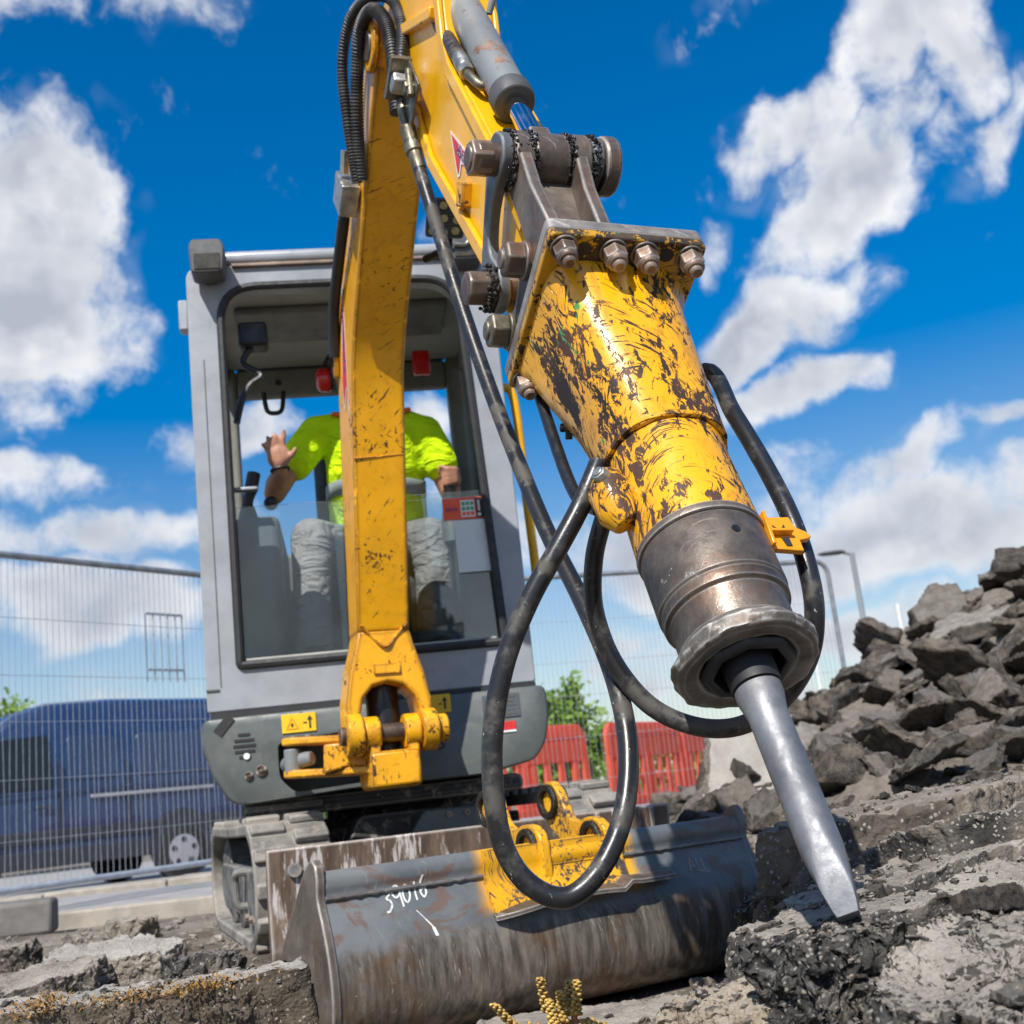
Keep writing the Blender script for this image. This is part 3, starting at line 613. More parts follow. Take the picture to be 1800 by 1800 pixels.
# the block with soil and moss at lower left
c = gnd(300, 1735, .085)
blk = slab('soil_block', 'dark asphalt block caked with soil and orange moss at the lower left', 'block', Vector((-.93, 1.98, .052)), .60, .17, .17, 5, (0, -1.5), M['asphalt_soil'], 21, n=120, k=36, rough=.0045, big=.012, corners=5, sides=1.5, taper=.04, fr=30)
FG = [
 # name, label, (u,v,z) , rx, ry, thick, yaw, tilt, mat, seed
 ('asphalt_chunk', 'dark crumbly asphalt lump right under the chisel tip', (1520, 1700, .090), .155, .105, .19, 6, (4, 2), 'asphalt_dark', 2, dict(n=150, k=60, rough=.010, big=.034, sides=1.2, fr=46.)),
 ('asphalt_piece', 'dusty grey slab at the lower right corner of the picture', (1745, 1740, .10), .19, .15, .12, 40, (9, -7), 'asphalt', 5, dict(n=130, k=40, rough=.006, big=.024, sides=1.4, fr=46.)),
 ('asphalt_chunk', 'rough lump on the ground at the bottom edge right of the sandy piece', (1600, 1800, .05), .10, .08, .12, 15, (6, -4), 'asphalt_dark', 6, dict(n=90, k=40, rough=.008, big=.022, fr=46.)),
 ('concrete_piece', 'sandy concrete piece at the bottom edge below the bucket', (1345, 1782, .065), .135, .085, .12, -6, (4, 3), 'sandy', 8, dict(n=110, k=36, rough=.006, big=.022)),
 ('asphalt_piece', 'long cracked asphalt slab just behind the chisel tip', (1640, 1600, .125), .34, .12, .10, 14, (-3, -3), 'asphalt', 11, HI),
 ('asphalt_piece', 'tilted asphalt slab with a dark broken edge right of the chisel', (1690, 1528, .155), .36, .13, .11, 20, (-4, -7), 'asphalt', 13, HI),
 ('asphalt_piece', 'grey slab between the bucket end and the chisel', (1440, 1590, .075), .13, .15, .07, -12, (5, 4), 'asphalt', 17, HI),
 ('asphalt_piece', 'flat dusty slab behind the lower part of the chisel', (1560, 1486, .13), .28, .15, .10, 14, (-3, 2), 'asphalt', 19, HI),
 ('asphalt_piece', 'slab at the right edge with a pale upper face', (1780, 1452, .20), .28, .18, .12, -14, (-3, -8), 'asphalt', 23, HI),
 ('asphalt_piece', 'broad brown slab lying at the foot of the rubble pile', (1600, 1425, .22), .34, .20, .12, 8, (0, -4), 'rub1', 29, HI),
 ('asphalt_piece', 'grey asphalt slab at the right edge beside the dark lump', (1770, 1610, .12), .24, .17, .10, 30, (8, -10), 'asphalt', 31, HI),
 ('concrete_piece', 'thin flat paving piece on the ground in front of the bucket', (1010, 1800, -.105), .30, .16, .05, 8, (0, 0), 'asphalt', 37, HI),
 ('asphalt_piece', 'narrow asphalt slab bridging the crack right of the chisel tip', (1600, 1555, .135), .18, .08, .08, -14, (-8, 8), 'asphalt', 71, HI),
 ('asphalt_piece', 'brown broken slab half buried left of the chisel foot', (1390, 1480, .13), .16, .13, .08, 35, (14, -10), 'rub1', 73, HI),
 ('asphalt_piece', 'small grey slab with a black underside behind the chisel', (1500, 1440, .19), .17, .12, .07, -25, (-10, 12), 'asphalt', 75, HI),
 ('asphalt_piece', 'upturned slab with a bright edge near the right margin', (1745, 1470, .13), .16, .10, .06, 60, (16, -10), 'asphalt', 77, HI),
 ('asphalt_chunk', 'knobbly dark lump resting against the bucket end', (1365, 1600, .05), .09, .08, .09, 10, (0, 0), 'asphalt_dark', 79, dict(n=60, k=30, rough=.008, big=.018)),
 ('asphalt_piece', 'pale asphalt slab lying tilted behind the soil block', (215, 1672, .075), .20, .12, .08, -6, (12, 3), 'concrete', 41, dict(n=80, k=24, rough=.005, big=.014)),
 ('asphalt_piece', 'thin dark asphalt piece at the left edge behind the soil block', (60, 1722, .06), .17, .09, .06, 25, (10, -6), 'asphalt', 43, dict(n=80, k=24, rough=.005, big=.012)),
 ('asphalt_chunk', 'small dark lump between the pale slab and the track', (370, 1700, .06), .09, .07, .09, 10, (0, 0), 'asphalt_dark', 47, dict(n=50, k=24, rough=.008, big=.016)),
 ('asphalt_chunk', 'small pale stone by the kerb left of the track', (235, 1625, .05), .11, .08, .08, 30, (0, 5), 'concrete', 51, dict(n=40, k=18, rough=.007, big=.014)),
 ('asphalt_chunk', 'grey lump at the far left below the kerb', (20, 1668, .04), .12, .09, .08, -20, (5, 5), 'asphalt', 53, dict(n=40, k=18, rough=.007, big=.014)),
]
for (nm, lb, (u, v, z), rx, ry, t, yaw, tilt, mt, sd, kw) in FG:
    slab(nm, lb, 'slab' if 'piece' in nm else 'rubble', gnd(u, v, z + t * .3) - Vector((0, 0, t * .3)), rx, ry, t, yaw, tilt, M[mt], sd, **kw)
lean = at(1325, 1362, 4.6)
slab('concrete_piece', 'large pale concrete slab leaning between the bucket and the rubble pile', 'slab', lean, .34, .26, .05, 24, (46, -26), M['concrete'], 61, n=60, k=12, rough=.003, big=.010, corners=4)

# ------------------------------------------------------------------ rubble pile
protos = []
for i in range(12):
    flat = i % 3 != 2
    p, F = slab_np(1., rnd.uniform(.6, .9), rnd.uniform(.16, .28) if flat else rnd.uniform(.38, .6), 100 + i, n=22, k=6, rough=.028, big=.055, sides=1.5, corners=rnd.choice([4, 5, 6]), fr=6.)
    protos.append(mesh_np('rubble_piece', p, F, M['rub1'] if i % 2 else M['rub2']))
pale = []
for i in range(3):
    p, F = slab_np(1., .7, .2, 140 + i, n=14, k=5, rough=.04, big=.08, corners=5, fr=5.); pale.append(mesh_np('rubble_piece', p, F, M['asphalt']))
rp = random.Random(11); placed = []
def put_rubble(x, y, s, pal=False, lift=0., tl=26):
    h = float(ground_h(np.array([x]), np.array([y]))[0])
    o = bpy.data.objects.new('rubble_piece', rp.choice(pale if pal else protos)); col.objects.link(o)
    o.location = (x, y, h + s * .10 + lift); o.scale = (s, s, s * rp.uniform(.8, 1.15))
    o.rotation_euler = (R_(rp.gauss(-6, tl)), R_(rp.gauss(-8, tl)), rp.uniform(0, 6.28))
    near_ = y < 4.6
    d_ = np.array([x, y, h]) - CAM; uu = 900 + FPX * d_.dot(RTV) / d_.dot(FW)
    big_ = 'small' if s < .15 else ('medium-sized' if s < .22 else 'large')
    row_ = 'low in' if h < .33 else ('halfway up' if h < .72 else 'high on')
    col_ = 'left end' if uu < 1420 else ('left of middle' if uu < 1560 else ('right of middle' if uu < 1700 else 'right edge'))
    side_ = 'near side' if y < 4.4 else ('front face' if y < 5.3 else ('crest' if y < 6.2 else 'back'))
    tag(o, '%s %s %s the rubble pile, %s, %s' % (big_, 'pale flat slab' if pal else 'brown asphalt piece', row_, col_, side_), 'rubble',
        'pale slabs in the rubble pile' if pal else 'broken asphalt in the rubble pile')
for i in range(4000):
    if len(placed) > 285: break
    x = rp.uniform(.55, 4.1); y = rp.uniform(3.5, 7.8)
    h = float(ground_h(np.array([x]), np.array([y]))[0])
    if h < .16: continue
    u = 900 + FPX * (np.array([x, y, h]) - CAM).dot(RTV) / (np.array([x, y, h]) - CAM).dot(FW)
    if u > 1900: continue
    s = rp.choice([.11, .13, .16, .19, .23, .28, .34]) * (1.0 if y > 4.6 else .8)
    if any(math.hypot(x - a, y - b) < (s + c_) * .36 for a, b, c_ in placed): continue
    placed.append((x, y, s)); put_rubble(x, y, s, pal=rp.random() < .11, lift=rp.uniform(-.03, .06), tl=23)
for (x, y, s, l) in [(2.75, 6.25, .26, .04), (2.95, 6.4, .30, .08), (2.6, 6.15, .22, .05), (3.05, 6.3, .26, .10), (2.3, 6.0, .26, .03)]:
    put_rubble(x, y, s, lift=l, tl=12)
# loose crumbs and gravel: nobody could count them
def scatter(name, label, n, region, smin, smax, mat, seed):
    rs = np.random.RandomState(seed); c, F = cubegrid(2, 2); V = []; Q = []
    xs, ys = region(rs, n); hs = ground_h(xs, ys); nv = len(c)
    nr = c / np.linalg.norm(c, axis=1)[:, None]
    s = smin + (smax - smin) * rs.rand(n) ** 3
    for i in range(n):
        p = nr * (1 + .8 * (rs.rand(nv, 1) - .5)) * s[i] * np.array([1, rs.uniform(.6, 1), rs.uniform(.45, .9)])
        a = rs.rand() * 6.28; ca, sa = math.cos(a), math.sin(a)
        V.append(np.stack([p[:, 0] * ca - p[:, 1] * sa + xs[i], p[:, 0] * sa + p[:, 1] * ca + ys[i], p[:, 2] + hs[i] + s[i] * .3], 1)); Q.append(F + i * nv)
    o = bpy.data.objects.new(name, mesh_np(name, np.concatenate(V), np.concatenate(Q), mat, False)); col.objects.link(o); tag(o, label, 'gravel', kind='stuff')
scatter('gravel', 'loose grey crumbs of asphalt strewn over the ground', 5200, lambda r, n: (r.uniform(-1.6, 1.6, n), .9 + 3.6 * r.rand(n) ** 1.3), .002, .013, M['asphalt'], 4)
scatter('gravel', 'dark asphalt crumbs around the slabs on the right', 2600, lambda r, n: (r.uniform(.05, 2.4, n), 1.0 + 4.6 * r.rand(n)), .004, .026, M['rub2'], 6)
scatter('gravel', 'pale stones in the dirt left of the machine', 900, lambda r, n: (r.uniform(-2.6, -.6, n), 1.8 + 3.8 * r.rand(n)), .004, .03, M['concrete'], 8)
# crumbs stuck on the front chunks (fresh break)
def crumbs(name, label, cx, cy, cz, rx, ry, n, smin, smax, mat, seed):
    rs = np.random.RandomState(seed); c, F = cubegrid(2, 2); V = []; Q = []; nv = len(c); nr = c / np.linalg.norm(c, axis=1)[:, None]
    for i in range(n):
        s = smin + (smax - smin) * rs.rand() ** 2.5; a = rs.rand() * 6.28; r = math.sqrt(rs.rand())
        p = nr * (1 + .4 * (rs.rand(nv, 1) - .5)) * s
        V.append(p + np.array([cx + rx * r * math.cos(a), cy + ry * r * math.sin(a), cz + s * .2])); Q.append(F + i * nv)
    o = bpy.data.objects.new(name, mesh_np(name, np.concatenate(V), np.concatenate(Q), mat, False)); col.objects.link(o); tag(o, label, 'gravel', kind='stuff')
# fist-sized fragments lying on the slabs around the chisel
for i in range(34):
    o_, p_ = SLABS[rp.choice([1, 2, 4, 5, 6, 7, 8, 9, 10, 12])]; mw = Matrix.LocRotScale(o_.location, o_.rotation_euler.to_quaternion(), None); top = p_[p_[:, 2] > np.percentile(p_[:, 2], 60)]
    q = mw @ Vector(top[rp.randrange(len(top))]); s_ = rp.choice([.012, .016, .02, .026, .034, .045])
    o = bpy.data.objects.new('asphalt_fragment', rp.choice(protos + pale)); col.objects.link(o); o.location = q + Vector((0, 0, s_ * .15)); o.scale = (s_, s_, s_ * 1.4); o.rotation_euler = (rp.uniform(-.4, .4), rp.uniform(-.4, .4), rp.uniform(0, 6.28))
    tag(o, 'small loose asphalt fragment lying on the slabs around the chisel', 'rubble', 'loose fragments on the slabs')
# crumbs lying on the tops of the front pieces
rs = np.random.RandomState(12); c, F = cubegrid(2, 2); nr = c / np.linalg.norm(c, axis=1)[:, None]; nv = len(c); V = []; Q = []
for o_, p_ in SLABS[:12]:
    mw = Matrix.LocRotScale(o_.location, o_.rotation_euler.to_quaternion(), None); top = p_[p_[:, 2] > np.percentile(p_[:, 2], 55)]
    for i in range(150):
        q = mw @ Vector(top[rs.randint(len(top))]); sz = .0015 + .0075 * rs.rand() ** 3
        if rs.rand() < .04: sz *= 1.6
        V.append(nr * (1 + .8 * (rs.rand(nv, 1) - .5)) * sz * np.array([1, rs.uniform(.6, 1), rs.uniform(.5, .9)]) + np.array(q) + np.array([0, 0, sz * .3])); Q.append(F + nv * len(Q))
o = bpy.data.objects.new('gravel', mesh_np('gravel', np.concatenate(V), np.concatenate(Q), M['asphalt'], False)); col.objects.link(o); tag(o, 'fine crumbs lying on top of the broken slabs', 'gravel', kind='stuff')
# moss on the soil block
rs = np.random.RandomState(5); mv = []; mf = []
for i in range(1500):
    cl = rs.choice(5, p=[.34, .30, .10, .16, .10]); cx = [-.545, -.78, -.90, -.66, -1.02][cl] + rs.normal(0, [.045, .020, .012, .03, .012][cl]); cy = 1.885 + rs.normal(0, .035)
    cz = .140 + .026 * (cx + .93) + rs.uniform(-.006, [.008, .016, .009, .006, .006][cl]); s = rs.uniform(.0018, .0042); a = rs.rand() * 6.28; tz = rs.uniform(.2, 1.)
    d1 = np.array([math.cos(a), math.sin(a), tz]) * s; d2 = np.array([-math.sin(a), math.cos(a), .3]) * s * .55; b = np.array([cx, cy, cz]); k = len(mv)
    mv += [b - d2, b + d2, b + d1 * 1.7 + d2 * .2, b + d1 * 1.7 - d2 * .2]; mf.append((k, k + 1, k + 2, k + 3))
o = bpy.data.objects.new('moss', mesh_np('moss', np.array(mv), mf, M['moss'], False)); col.objects.link(o); tag(o, 'orange moss growing along the top edge of the soil block', 'moss', kind='stuff')

# ------------------------------------------------------------------ boom
am = lambda s, z, l: (s, l, z)
front = [(-.005, .88), (.05, 1.06), (.118, 1.30), (.175, 1.50), (.215, 1.62), (.28, 1.715), (.44, 1.88), (.57, 2.01), (.70, 2.135), (.80, 2.215)]
back = [(.80, 2.335), (.70, 2.315), (.531, 2.185), (.353, 2.075), (.20, 2.01), (.115, 1.955), (.055, 1.85), (-.01, 1.60), (-.065, 1.353), (-.104, 1.09), (-.14, .88)]
tipc = [(.80 + .06 * math.sin(t), 2.275 - .06 * math.cos(t)) for t in np.linspace(.15, math.pi - .15, 8)]
m = MB(ARM); m.prism(front + tipc + back, -.078, .078, am); boom = m.build('boom', M['boom'], exc, bevel=.006)
# side lips standing proud of the plates
fk = [(-.078, .885), (-.088, .84), (-.112, .76), (-.126, .68), (-.126, .56), (-.092, .55), (-.088, .64), (-.075, .69), (-.045, .722), (0, .732), (.045, .722), (.075, .69), (.088, .64), (.092, .55), (.126, .56), (.126, .68), (.112, .76), (.088, .84), (.078, .885)]
m = MB(ARM); m.prism(fk, -.13, -.004, lambda l, z, s: (s, l, z)); m.build('boom_fork', M['boom'], exc, bevel=.008)
for sd in (-1, 1):
    m = MB(ARM); m.cyl((-.02, sd * .086, .587), (-.02, sd * .134, .587), .062, n=28); m.build('boom_foot_boss', M['pin_yellow'], exc, bevel=.005)
m = MB(ARM); m.cyl((-.02, -.150, .587), (-.02, .150, .587), .027, n=24); m.build('boom_foot_pin', M['nut_dark'], exc, bevel=.003)
m = MB(ARM); m.cyl((-.02, .138, .587), (-.02, .168, .587), .042, n=20); m.box(-.04, 0, .138, .16, .55, .62); m.build('pin_cap', M['pin_yellow'], exc, bevel=.005)
# weld beads on the boom face
def on_front(z, off=.002):
    for (s0, z0), (s1, z1) in zip(front, front[1:]):
        if z0 <= z <= z1: return s0 + (s1 - s0) * (z - z0) / (z1 - z0) + off
    return front[0][0] + off
m = MB(ARM); m.tube(smooth_path([(on_front(.90), -.068, .90), (on_front(.87), -.035, .865), (.004, 0, .835), (on_front(.87), .035, .865), (on_front(.90), .068, .90)], 5), .005, 6); m.build('weld_bead', M['pin_yellow'], boom)
m = MB(ARM); m.tube([(on_front(1.375, .0005), l, 1.375 + .006 * l / .078) for l in np.linspace(-.077, .077, 9)], .0025, 6); m.build('weld_bead', M['pin_yellow'], boom)
m = MB(ARM); m.box(-.003, .003, -.04, .04, .755, .785); m.build('part_plate', M['pin_yellow'], boom, bevel=.002)
m = MB(ARM); m.cyl((.80, -.100, 2.275), (.80, .100, 2.275), .038, n=24); m.build('boom_tip_pin', M['nut_dark'], exc, bevel=.004)
m = MB(ARM); m.cyl((.80, -.094, 2.275), (.80, -.079, 2.275), .066, n=28); m.build('boom_tip_boss', M['boom'], exc, bevel=.004)
# raised guard strip on the boom's left side
sl_ = [(.13, 1.93), (.20, 1.985), (.36, 2.045), (.53, 2.155)]
m = MB(ARM); m.prism([(.015, 1.66), (.04, 1.655), (.10, 1.83), (.16, 1.905), (.12, 1.94), (.075, 1.86)], -.094, -.079, am); m.build('side_plate', M['boom'], exc, bevel=.004)
m = MB(ARM); m.tube(smooth_path([(.05, -.092, 1.72), (.10, -.098, 1.80), (.16, -.10, 1.86), (.27, -.102, 1.93), (.40, -.105, 2.0)], 6), .017, 12); m.build('rubber_sleeve', M['black'], exc)
m = MB(ARM); m.obox((.47, -.108, 2.035), (.035, 0, .028), (0, .026, 0), (-.032, 0, .042)); hb = m.build('hose_block', M['zinc'], exc, bevel=.004)
for k in range(2):
    m = MB(ARM); m.cyl((.51 + .028 * k, -.118 + .022 * k, 2.075 + .012 * k), (.545 + .028 * k, -.118 + .022 * k, 2.125 + .012 * k), .013, n=6); m.build('hose_fitting', M['zinc'], hb)

# ------------------------------------------------------------------ stick
SP = (1.655, 1.255)
st = [(.80, 2.205), (.93, 2.10), (1.055, 1.91), (1.12, 1.755), (1.265, 1.565), (1.40, 1.39), (1.53, 1.215), (1.60, 1.18), (1.68, 1.17), (1.735, 1.215), (1.735, 1.28), (1.665, 1.33), (1.585, 1.48), (1.49, 1.625), (1.335, 1.87), (1.31, 1.95), (1.31, 2.06), (1.34, 2.35), (1.22, 2.52), (1.05, 2.45), (.90, 2.38), (.80, 2.345), (.735, 2.275)]
m = MB(ARM); m.prism(round_poly(st, .03, 4), -.056, .056, am); stick = m.build('stick', M['stick'], exc, bevel=.005)
# flange lips along both edges of the stick's side
def lip(path, wid, l0, l1, nm='flange_lip'):
    P_ = [Vector(p) for p in path]; out = []
    for i, p in enumerate(P_):
        t = (P_[min(i + 1, len(P_) - 1)] - P_[max(i - 1, 0)]).normalized(); out.append((p, Vector((-t.y, t.x)) * wid))
    poly = [tuple(p) for p, _ in out] + [tuple(p + q) for p, q in reversed(out)]
    m = MB(ARM); m.prism(poly, l0, l1, am); return m.build(nm, M['stick'], stick, bevel=.003)
lf = [(.95, 2.075), (1.055, 1.905), (1.12, 1.75), (1.265, 1.56), (1.40, 1.385), (1.52, 1.225)]
rf = [(1.315, 2.08), (1.313, 1.95), (1.338, 1.868), (1.493, 1.623), (1.588, 1.478), (1.655, 1.345)]
for sgn in (-1, 1):
    a, b = sorted((sgn * .056, sgn * .068)); lip(lf, .030, a, b); lip(rf, -.030, a, b)
m = MB(ARM); m.obox((1.14, -.060, 2.105), (.125, 0, -.065), (0, .012, 0), (.006, 0, .012)); m.build('stiffener_bar', M['stick'], stick, bevel=.004)
m = MB(ARM); m.obox((1.345, -.062, 1.56), (.012, 0, .022), (0, .014, 0), (.02, 0, -.012)); m.build('hose_lug', M['pin_yellow'], stick, bevel=.004)
# arrow logo of the hire company
def decal(fr, org, ax, ay, polys, parent, base_off):
    pass
lo = Vector((1.295, 1.705)); ld = Vector((.50, -.86)).normalized(); lw = Vector((-ld.y, ld.x))     # along the stick, across
def L2(a, b, e): q = lo + ld * a + lw * b; return (q.x, -.0568 - e, q.y)
def flat(fr, pts, mp, e, name, mat, parent):
    m = MB(fr); m.prism(pts, e, e + .0006, lambda a, b, c: mp(a, b, c)); return m.build(name, mat, parent, smooth=0)
arrow_w = [(-.045, .006), (.066, -.040), (.078, -.030), (.072, -.006), (.135, .026), (.132, .040), (.050, .026)]
arrow_r = [(-.028, .007), (.064, -.032), (.070, -.028), (.064, -.008), (.058, .004), (.118, .029), (.116, .034), (.050, .020)]
flat(ARM, arrow_w, L2, .0004, 'logo_outline', M['white'], stick)
flat(ARM, arrow_r, L2, .0014, 'logo_arrow', M['redprint'], stick)
vs, fs = text_mesh('speedy', .040, 0)
for mt, e, dx in (('white', .0024, .0015), ('blueprint', .0030, 0)):
    m = MB(ARM); m.add([L2(.030 + v[0] * 1.0 + dx, .014 + v[1] * -.9 + v[0] * .13 + dx, e) for v in vs], fs); m.build('logo_lettering', M[mt], stick, smooth=0)
# same logo, seen edge on, along the left side of the boom
lo2 = Vector((.150, 1.57)); ld2 = Vector((.20, .98)).normalized(); lw2 = Vector((-ld2.y, ld2.x))
def L3(a, b, e): q = lo2 + ld2 * a + lw2 * b; return (q.x, -.0786 - e, q.y)
aw = [(-.05, .07), (.02, .022), (-.07, .004), (.33, .03), (.345, .045), (.06, .085)]
flat(ARM, aw, L3, .0004, 'logo_outline', M['white'], boom)
flat(ARM, [(-.03, .065), (.03, .026), (-.04, .010), (.30, .034), (.05, .078)], L3, .0014, 'logo_arrow', M['redprint'], boom)
vs, fs = text_mesh('speedy', .062, 0)
m = MB(ARM); m.add([L3(.06 + v[0] * 1.25, .028 + v[1] * .7 + v[0] * .03, .0024) for v in vs], fs); m.build('logo_lettering', M['blueprint'], boom, smooth=0)

# ------------------------------------------------------------------ bucket cylinder on the stick
TP = (1.63, 1.472)
c0 = Vector((1.06, 0, 2.42)); c1 = Vector((TP[0], 0, TP[1])); ca = (c1 - c0).normalized()
L_ = (c1 - c0).length; be = L_ - .235
m = MB(ARM); m.cyl(c0, c0 + ca * be, .0385, n=32); bc = m.build('bucket_cylinder', M['cyl'], exc, bevel=.003)
m = MB(ARM); m.tube([c0 + ca * (be - .035), c0 + ca * (be - .03), c0 + ca * be, c0 + ca * (be + .012)], [.0385, .0435, .0435, .040], 32); m.ring(c0 + ca * (be + .010), c0 + ca * (be + .013), .039, .024, 24); m.build('gland_nut', M['dark_grey'], bc, bevel=.002)
m = MB(ARM); m.cyl(c0 + ca * (be - .01), c1 - ca * .01, .0205, n=24); m.build('piston_rod', M['chrome'], bc)
cn = Vector((-ca.z, 0, ca.x)) * -1                       # away from the stick
if cn.x < 0: cn = -cn
pp = c0 + ca * (be - .10) - cn * .02 + Vector((0, -.036, 0))
m = MB(ARM); m.tube(smooth_path([pp + Vector((0, .02, 0)), pp, pp - ca * .03 + Vector((0, -.012, 0)), pp - ca * .06 + Vector((-.006, -.014, .0))], 4), .010, 10); m.build('port_elbow', M['brass'], bc)
e0 = pp - ca * .06 + Vector((-.006, -.014, 0))
m = MB(ARM); m.hexnut(e0, -ca, .017, .022); m.build('hose_nut', M['zinc'], bc)
m = MB(ARM); m.tube([e0 - ca * .02, e0 - ca * .035, e0 - ca * .07], [.0155, .0175, .0165], 14); m.build('hose_ferrule', M['zinc'], bc)
m = MB(ARM); m.tube(smooth_path([e0 - ca * .065, e0 - ca * .16 + Vector((-.008, 0, 0)), e0 - ca * .28 + Vector((-.03, .01, 0)), e0 - ca * .42 + Vector((-.05, .02, 0)), e0 - ca * .6 + Vector((-.06, .03, 0))], 8), .0165, 14); m.build('cylinder_hose', M['hose'], exc)
q0 = c0 + ca * .26 + cn * .030 + Vector((0, .03, 0)); q1 = c0 + ca * .50 + cn * .034 + Vector((0, .03, 0))
m = MB(ARM); m.tube(smooth_path([q0, q0 + cn * .035 + Vector((0, .012, 0)) + ca * .015, q1 + cn * .045 + Vector((0, .012, 0)) - ca * .06, q1 + cn * .03 + Vector((0, .01, 0)), q1 - cn * .005 + ca * .03], 6), .0075, 10); m.build('steel_line', M['cyl'], bc)

# ------------------------------------------------------------------ links and pins at the stick end
LP = (1.545, 1.262)
lk = smooth_path([(TP[0] - .05, -.095, TP[1] + .0), (TP[0] - .075, -.095, TP[1] - .05), (TP[0] - .105, -.095, TP[1] - .11), (LP[0] - .018, -.095, LP[1] + .07), (LP[0], -.095, LP[1] + .02)], 6)
outer = [(TP[0] + .012, TP[1] + .052), (TP[0] - .03, TP[1] + .044), (TP[0] - .055, TP[1] + .005), (TP[0] - .105, TP[1] - .08), (LP[0] - .062, LP[1] + .055), (LP[0] - .048, LP[1] - .02), (LP[0] - .01, LP[1] - .048)]
inner = [(LP[0] + .035, LP[1] - .03), (LP[0] + .042, LP[1] + .022), (LP[0] - .01, LP[1] + .075), (TP[0] - .062, TP[1] - .075), (TP[0] - .02, TP[1] - .045), (TP[0] + .04, TP[1] - .03), (TP[0] + .05, TP[1] + .02)]
for l0, l1 in ((-.098, -.076), (.076, .098)):
    m = MB(ARM); m.prism(round_poly(outer + inner, .05, 4), l0, l1, am); m.build('link_arm', M['steel_link'], exc, bevel=.004)
m = MB(ARM); m.cyl((LP[0], -.12, LP[1]), (LP[0], .12, LP[1]), .030, n=24); m.build('link_pin', M['nut_dark'], exc, bevel=.003)
m = MB(ARM); m.tube([(LP[0], -.098, LP[1]), (LP[0], -.112, LP[1])], .040, 24); m.build('pin_collar', M['grease'], exc, bevel=.006)
m = MB(ARM); m.tube([(LP[0], -.108, LP[1]), (LP[0], -.148, LP[1]), (LP[0], -.152, LP[1])], [.032, .032, .024], 8); m.build('pin_nut', M['nut_dark'], exc, bevel=.003)
m = MB(ARM); m.cyl((TP[0], -.135, TP[1]), (TP[0], .135, TP[1]), .030, n=24); m.build('link_pin', M['nut_dark'], exc, bevel=.003)
m = MB(ARM); m.cyl((TP[0], -.036, TP[1]), (TP[0], .030, TP[1]), .051, n=32); m.build('rod_eye', M['steel_dark'], exc, bevel=.004)
m = MB(ARM); m.obox((TP[0] - .012, -.004, TP[1] + .052), (.016, 0, .010), (0, .019, 0), (-.01, 0, .016)); m.build('grease_guard', M['steel_dark'], exc, bevel=.004)
m = MB(ARM); m.tube([(TP[0], -.146, TP[1]), (TP[0], -.108, TP[1])], .033, 6); m.build('pin_nut', M['nut'], exc, bevel=.003)
m = MB(ARM); m.tube([(TP[0], -.150, TP[1]), (TP[0], -.143, TP[1])], .022, 16); m.build('pin_end', M['nut_dark'], exc, bevel=.003)
m = MB(ARM); m.tube([(TP[0], .098, TP[1]), (TP[0], .128, TP[1])], .054, 28); m.build('pin_head', M['steel_dark'], exc, bevel=.006)
rg = random.Random(3)
for l in (-.075, -.040, .033, .078):                       # squeezed-out grease round the joints
    m = MB(ARM)
    for k in range(150):
        a = rg.uniform(0, 6.28); r = .0515 + rg.uniform(-.001, .002)
        m.sphere((TP[0] + r * math.cos(a), l + rg.gauss(0, .004), TP[1] + r * math.sin(a)), rg.uniform(.0012, .0042), 4)
    m.build('grease_bead', M['grease'], exc)
m = MB(ARM)
for k in range(200):
    a = rg.uniform(0, 6.28); r = rg.uniform(.02, .043); m.sphere((LP[0] + r * math.cos(a), -.108 + max(-.008, min(.008, rg.gauss(0, .005))), LP[1] + r * math.sin(a)), rg.uniform(.0015, .005), 4)
m.build('grease_bead', M['grease'], exc)

# ------------------------------------------------------------------ hose clamp on the stick, guarded hoses
_h = at(722, 163, 2.70) - AO; HB = Vector((_h.dot(dv), _h.dot(nv_), _h.z))
m = MB(ARM); m.obox(HB + Vector((0, .0, 0)), (.028, 0, -.050), (0, .003, 0), (.045, 0, .025)); m.obox(HB + Vector((-.03, -.018, .055)), (.006, 0, -.008), (0, .024, 0), (.045, 0, .025)); hc = m.build('hose_bracket', M['brass'], exc, bevel=.002)
m = MB(ARM); m.hexnut(HB + Vector((.0, -.003, .018)), (0, -1, .1), .024, .04); m.build('bracket_fitting', M['zinc'], hc, bevel=.002)
m = MB(ARM); m.hexnut(HB + Vector((.035, -.003, -.01)), (0, -1, -.1), .014, .022); m.cyl(HB + Vector((.04, -.012, -.035)), HB + Vector((.04, -.012, .03)), .009); m.build('bracket_bolt', M['brass'], hc, bevel=.001)
def ribbed(path, r, pitch=.0075):
    pts = smooth_path(path, 14); out = [pts[0]]; acc = 0
    dense = []
    for a, b in zip(pts, pts[1:]):
        k = max(1, int((b - a).length / (pitch / 4)))
        dense += [a.lerp(b, j / k) for j in range(k)]
    rs_ = [r * (1.0 if (i // 2) % 2 == 0 else .86) for i in range(len(dense))]
    return dense, rs_
A = lambda u, v, dd: at(u, v, dd)
for path, r in (([A(628, 322, 3.20), A(612, 220, 3.17), A(602, 120, 3.15), A(614, 40, 3.10), A(645, -2, 3.02), A(682, -5, 2.95), A(703, 25, 2.88), A(708, 70, 2.83), A(705, 108, 2.80)], .0155),
                ([A(636, 318, 3.20), A(628, 220, 3.16), A(628, 120, 3.12), A(634, 50, 3.07), A(655, 17, 3.0), A(678, 40, 2.93), A(690, 90, 2.88), A(694, 150, 2.85), A(698, 200, 2.83)], .0185)):
    d_, r_ = ribbed(path, r); m = MB(); m.tube(d_, r_, 12); m.build('guarded_hose', M['rib'], exc)
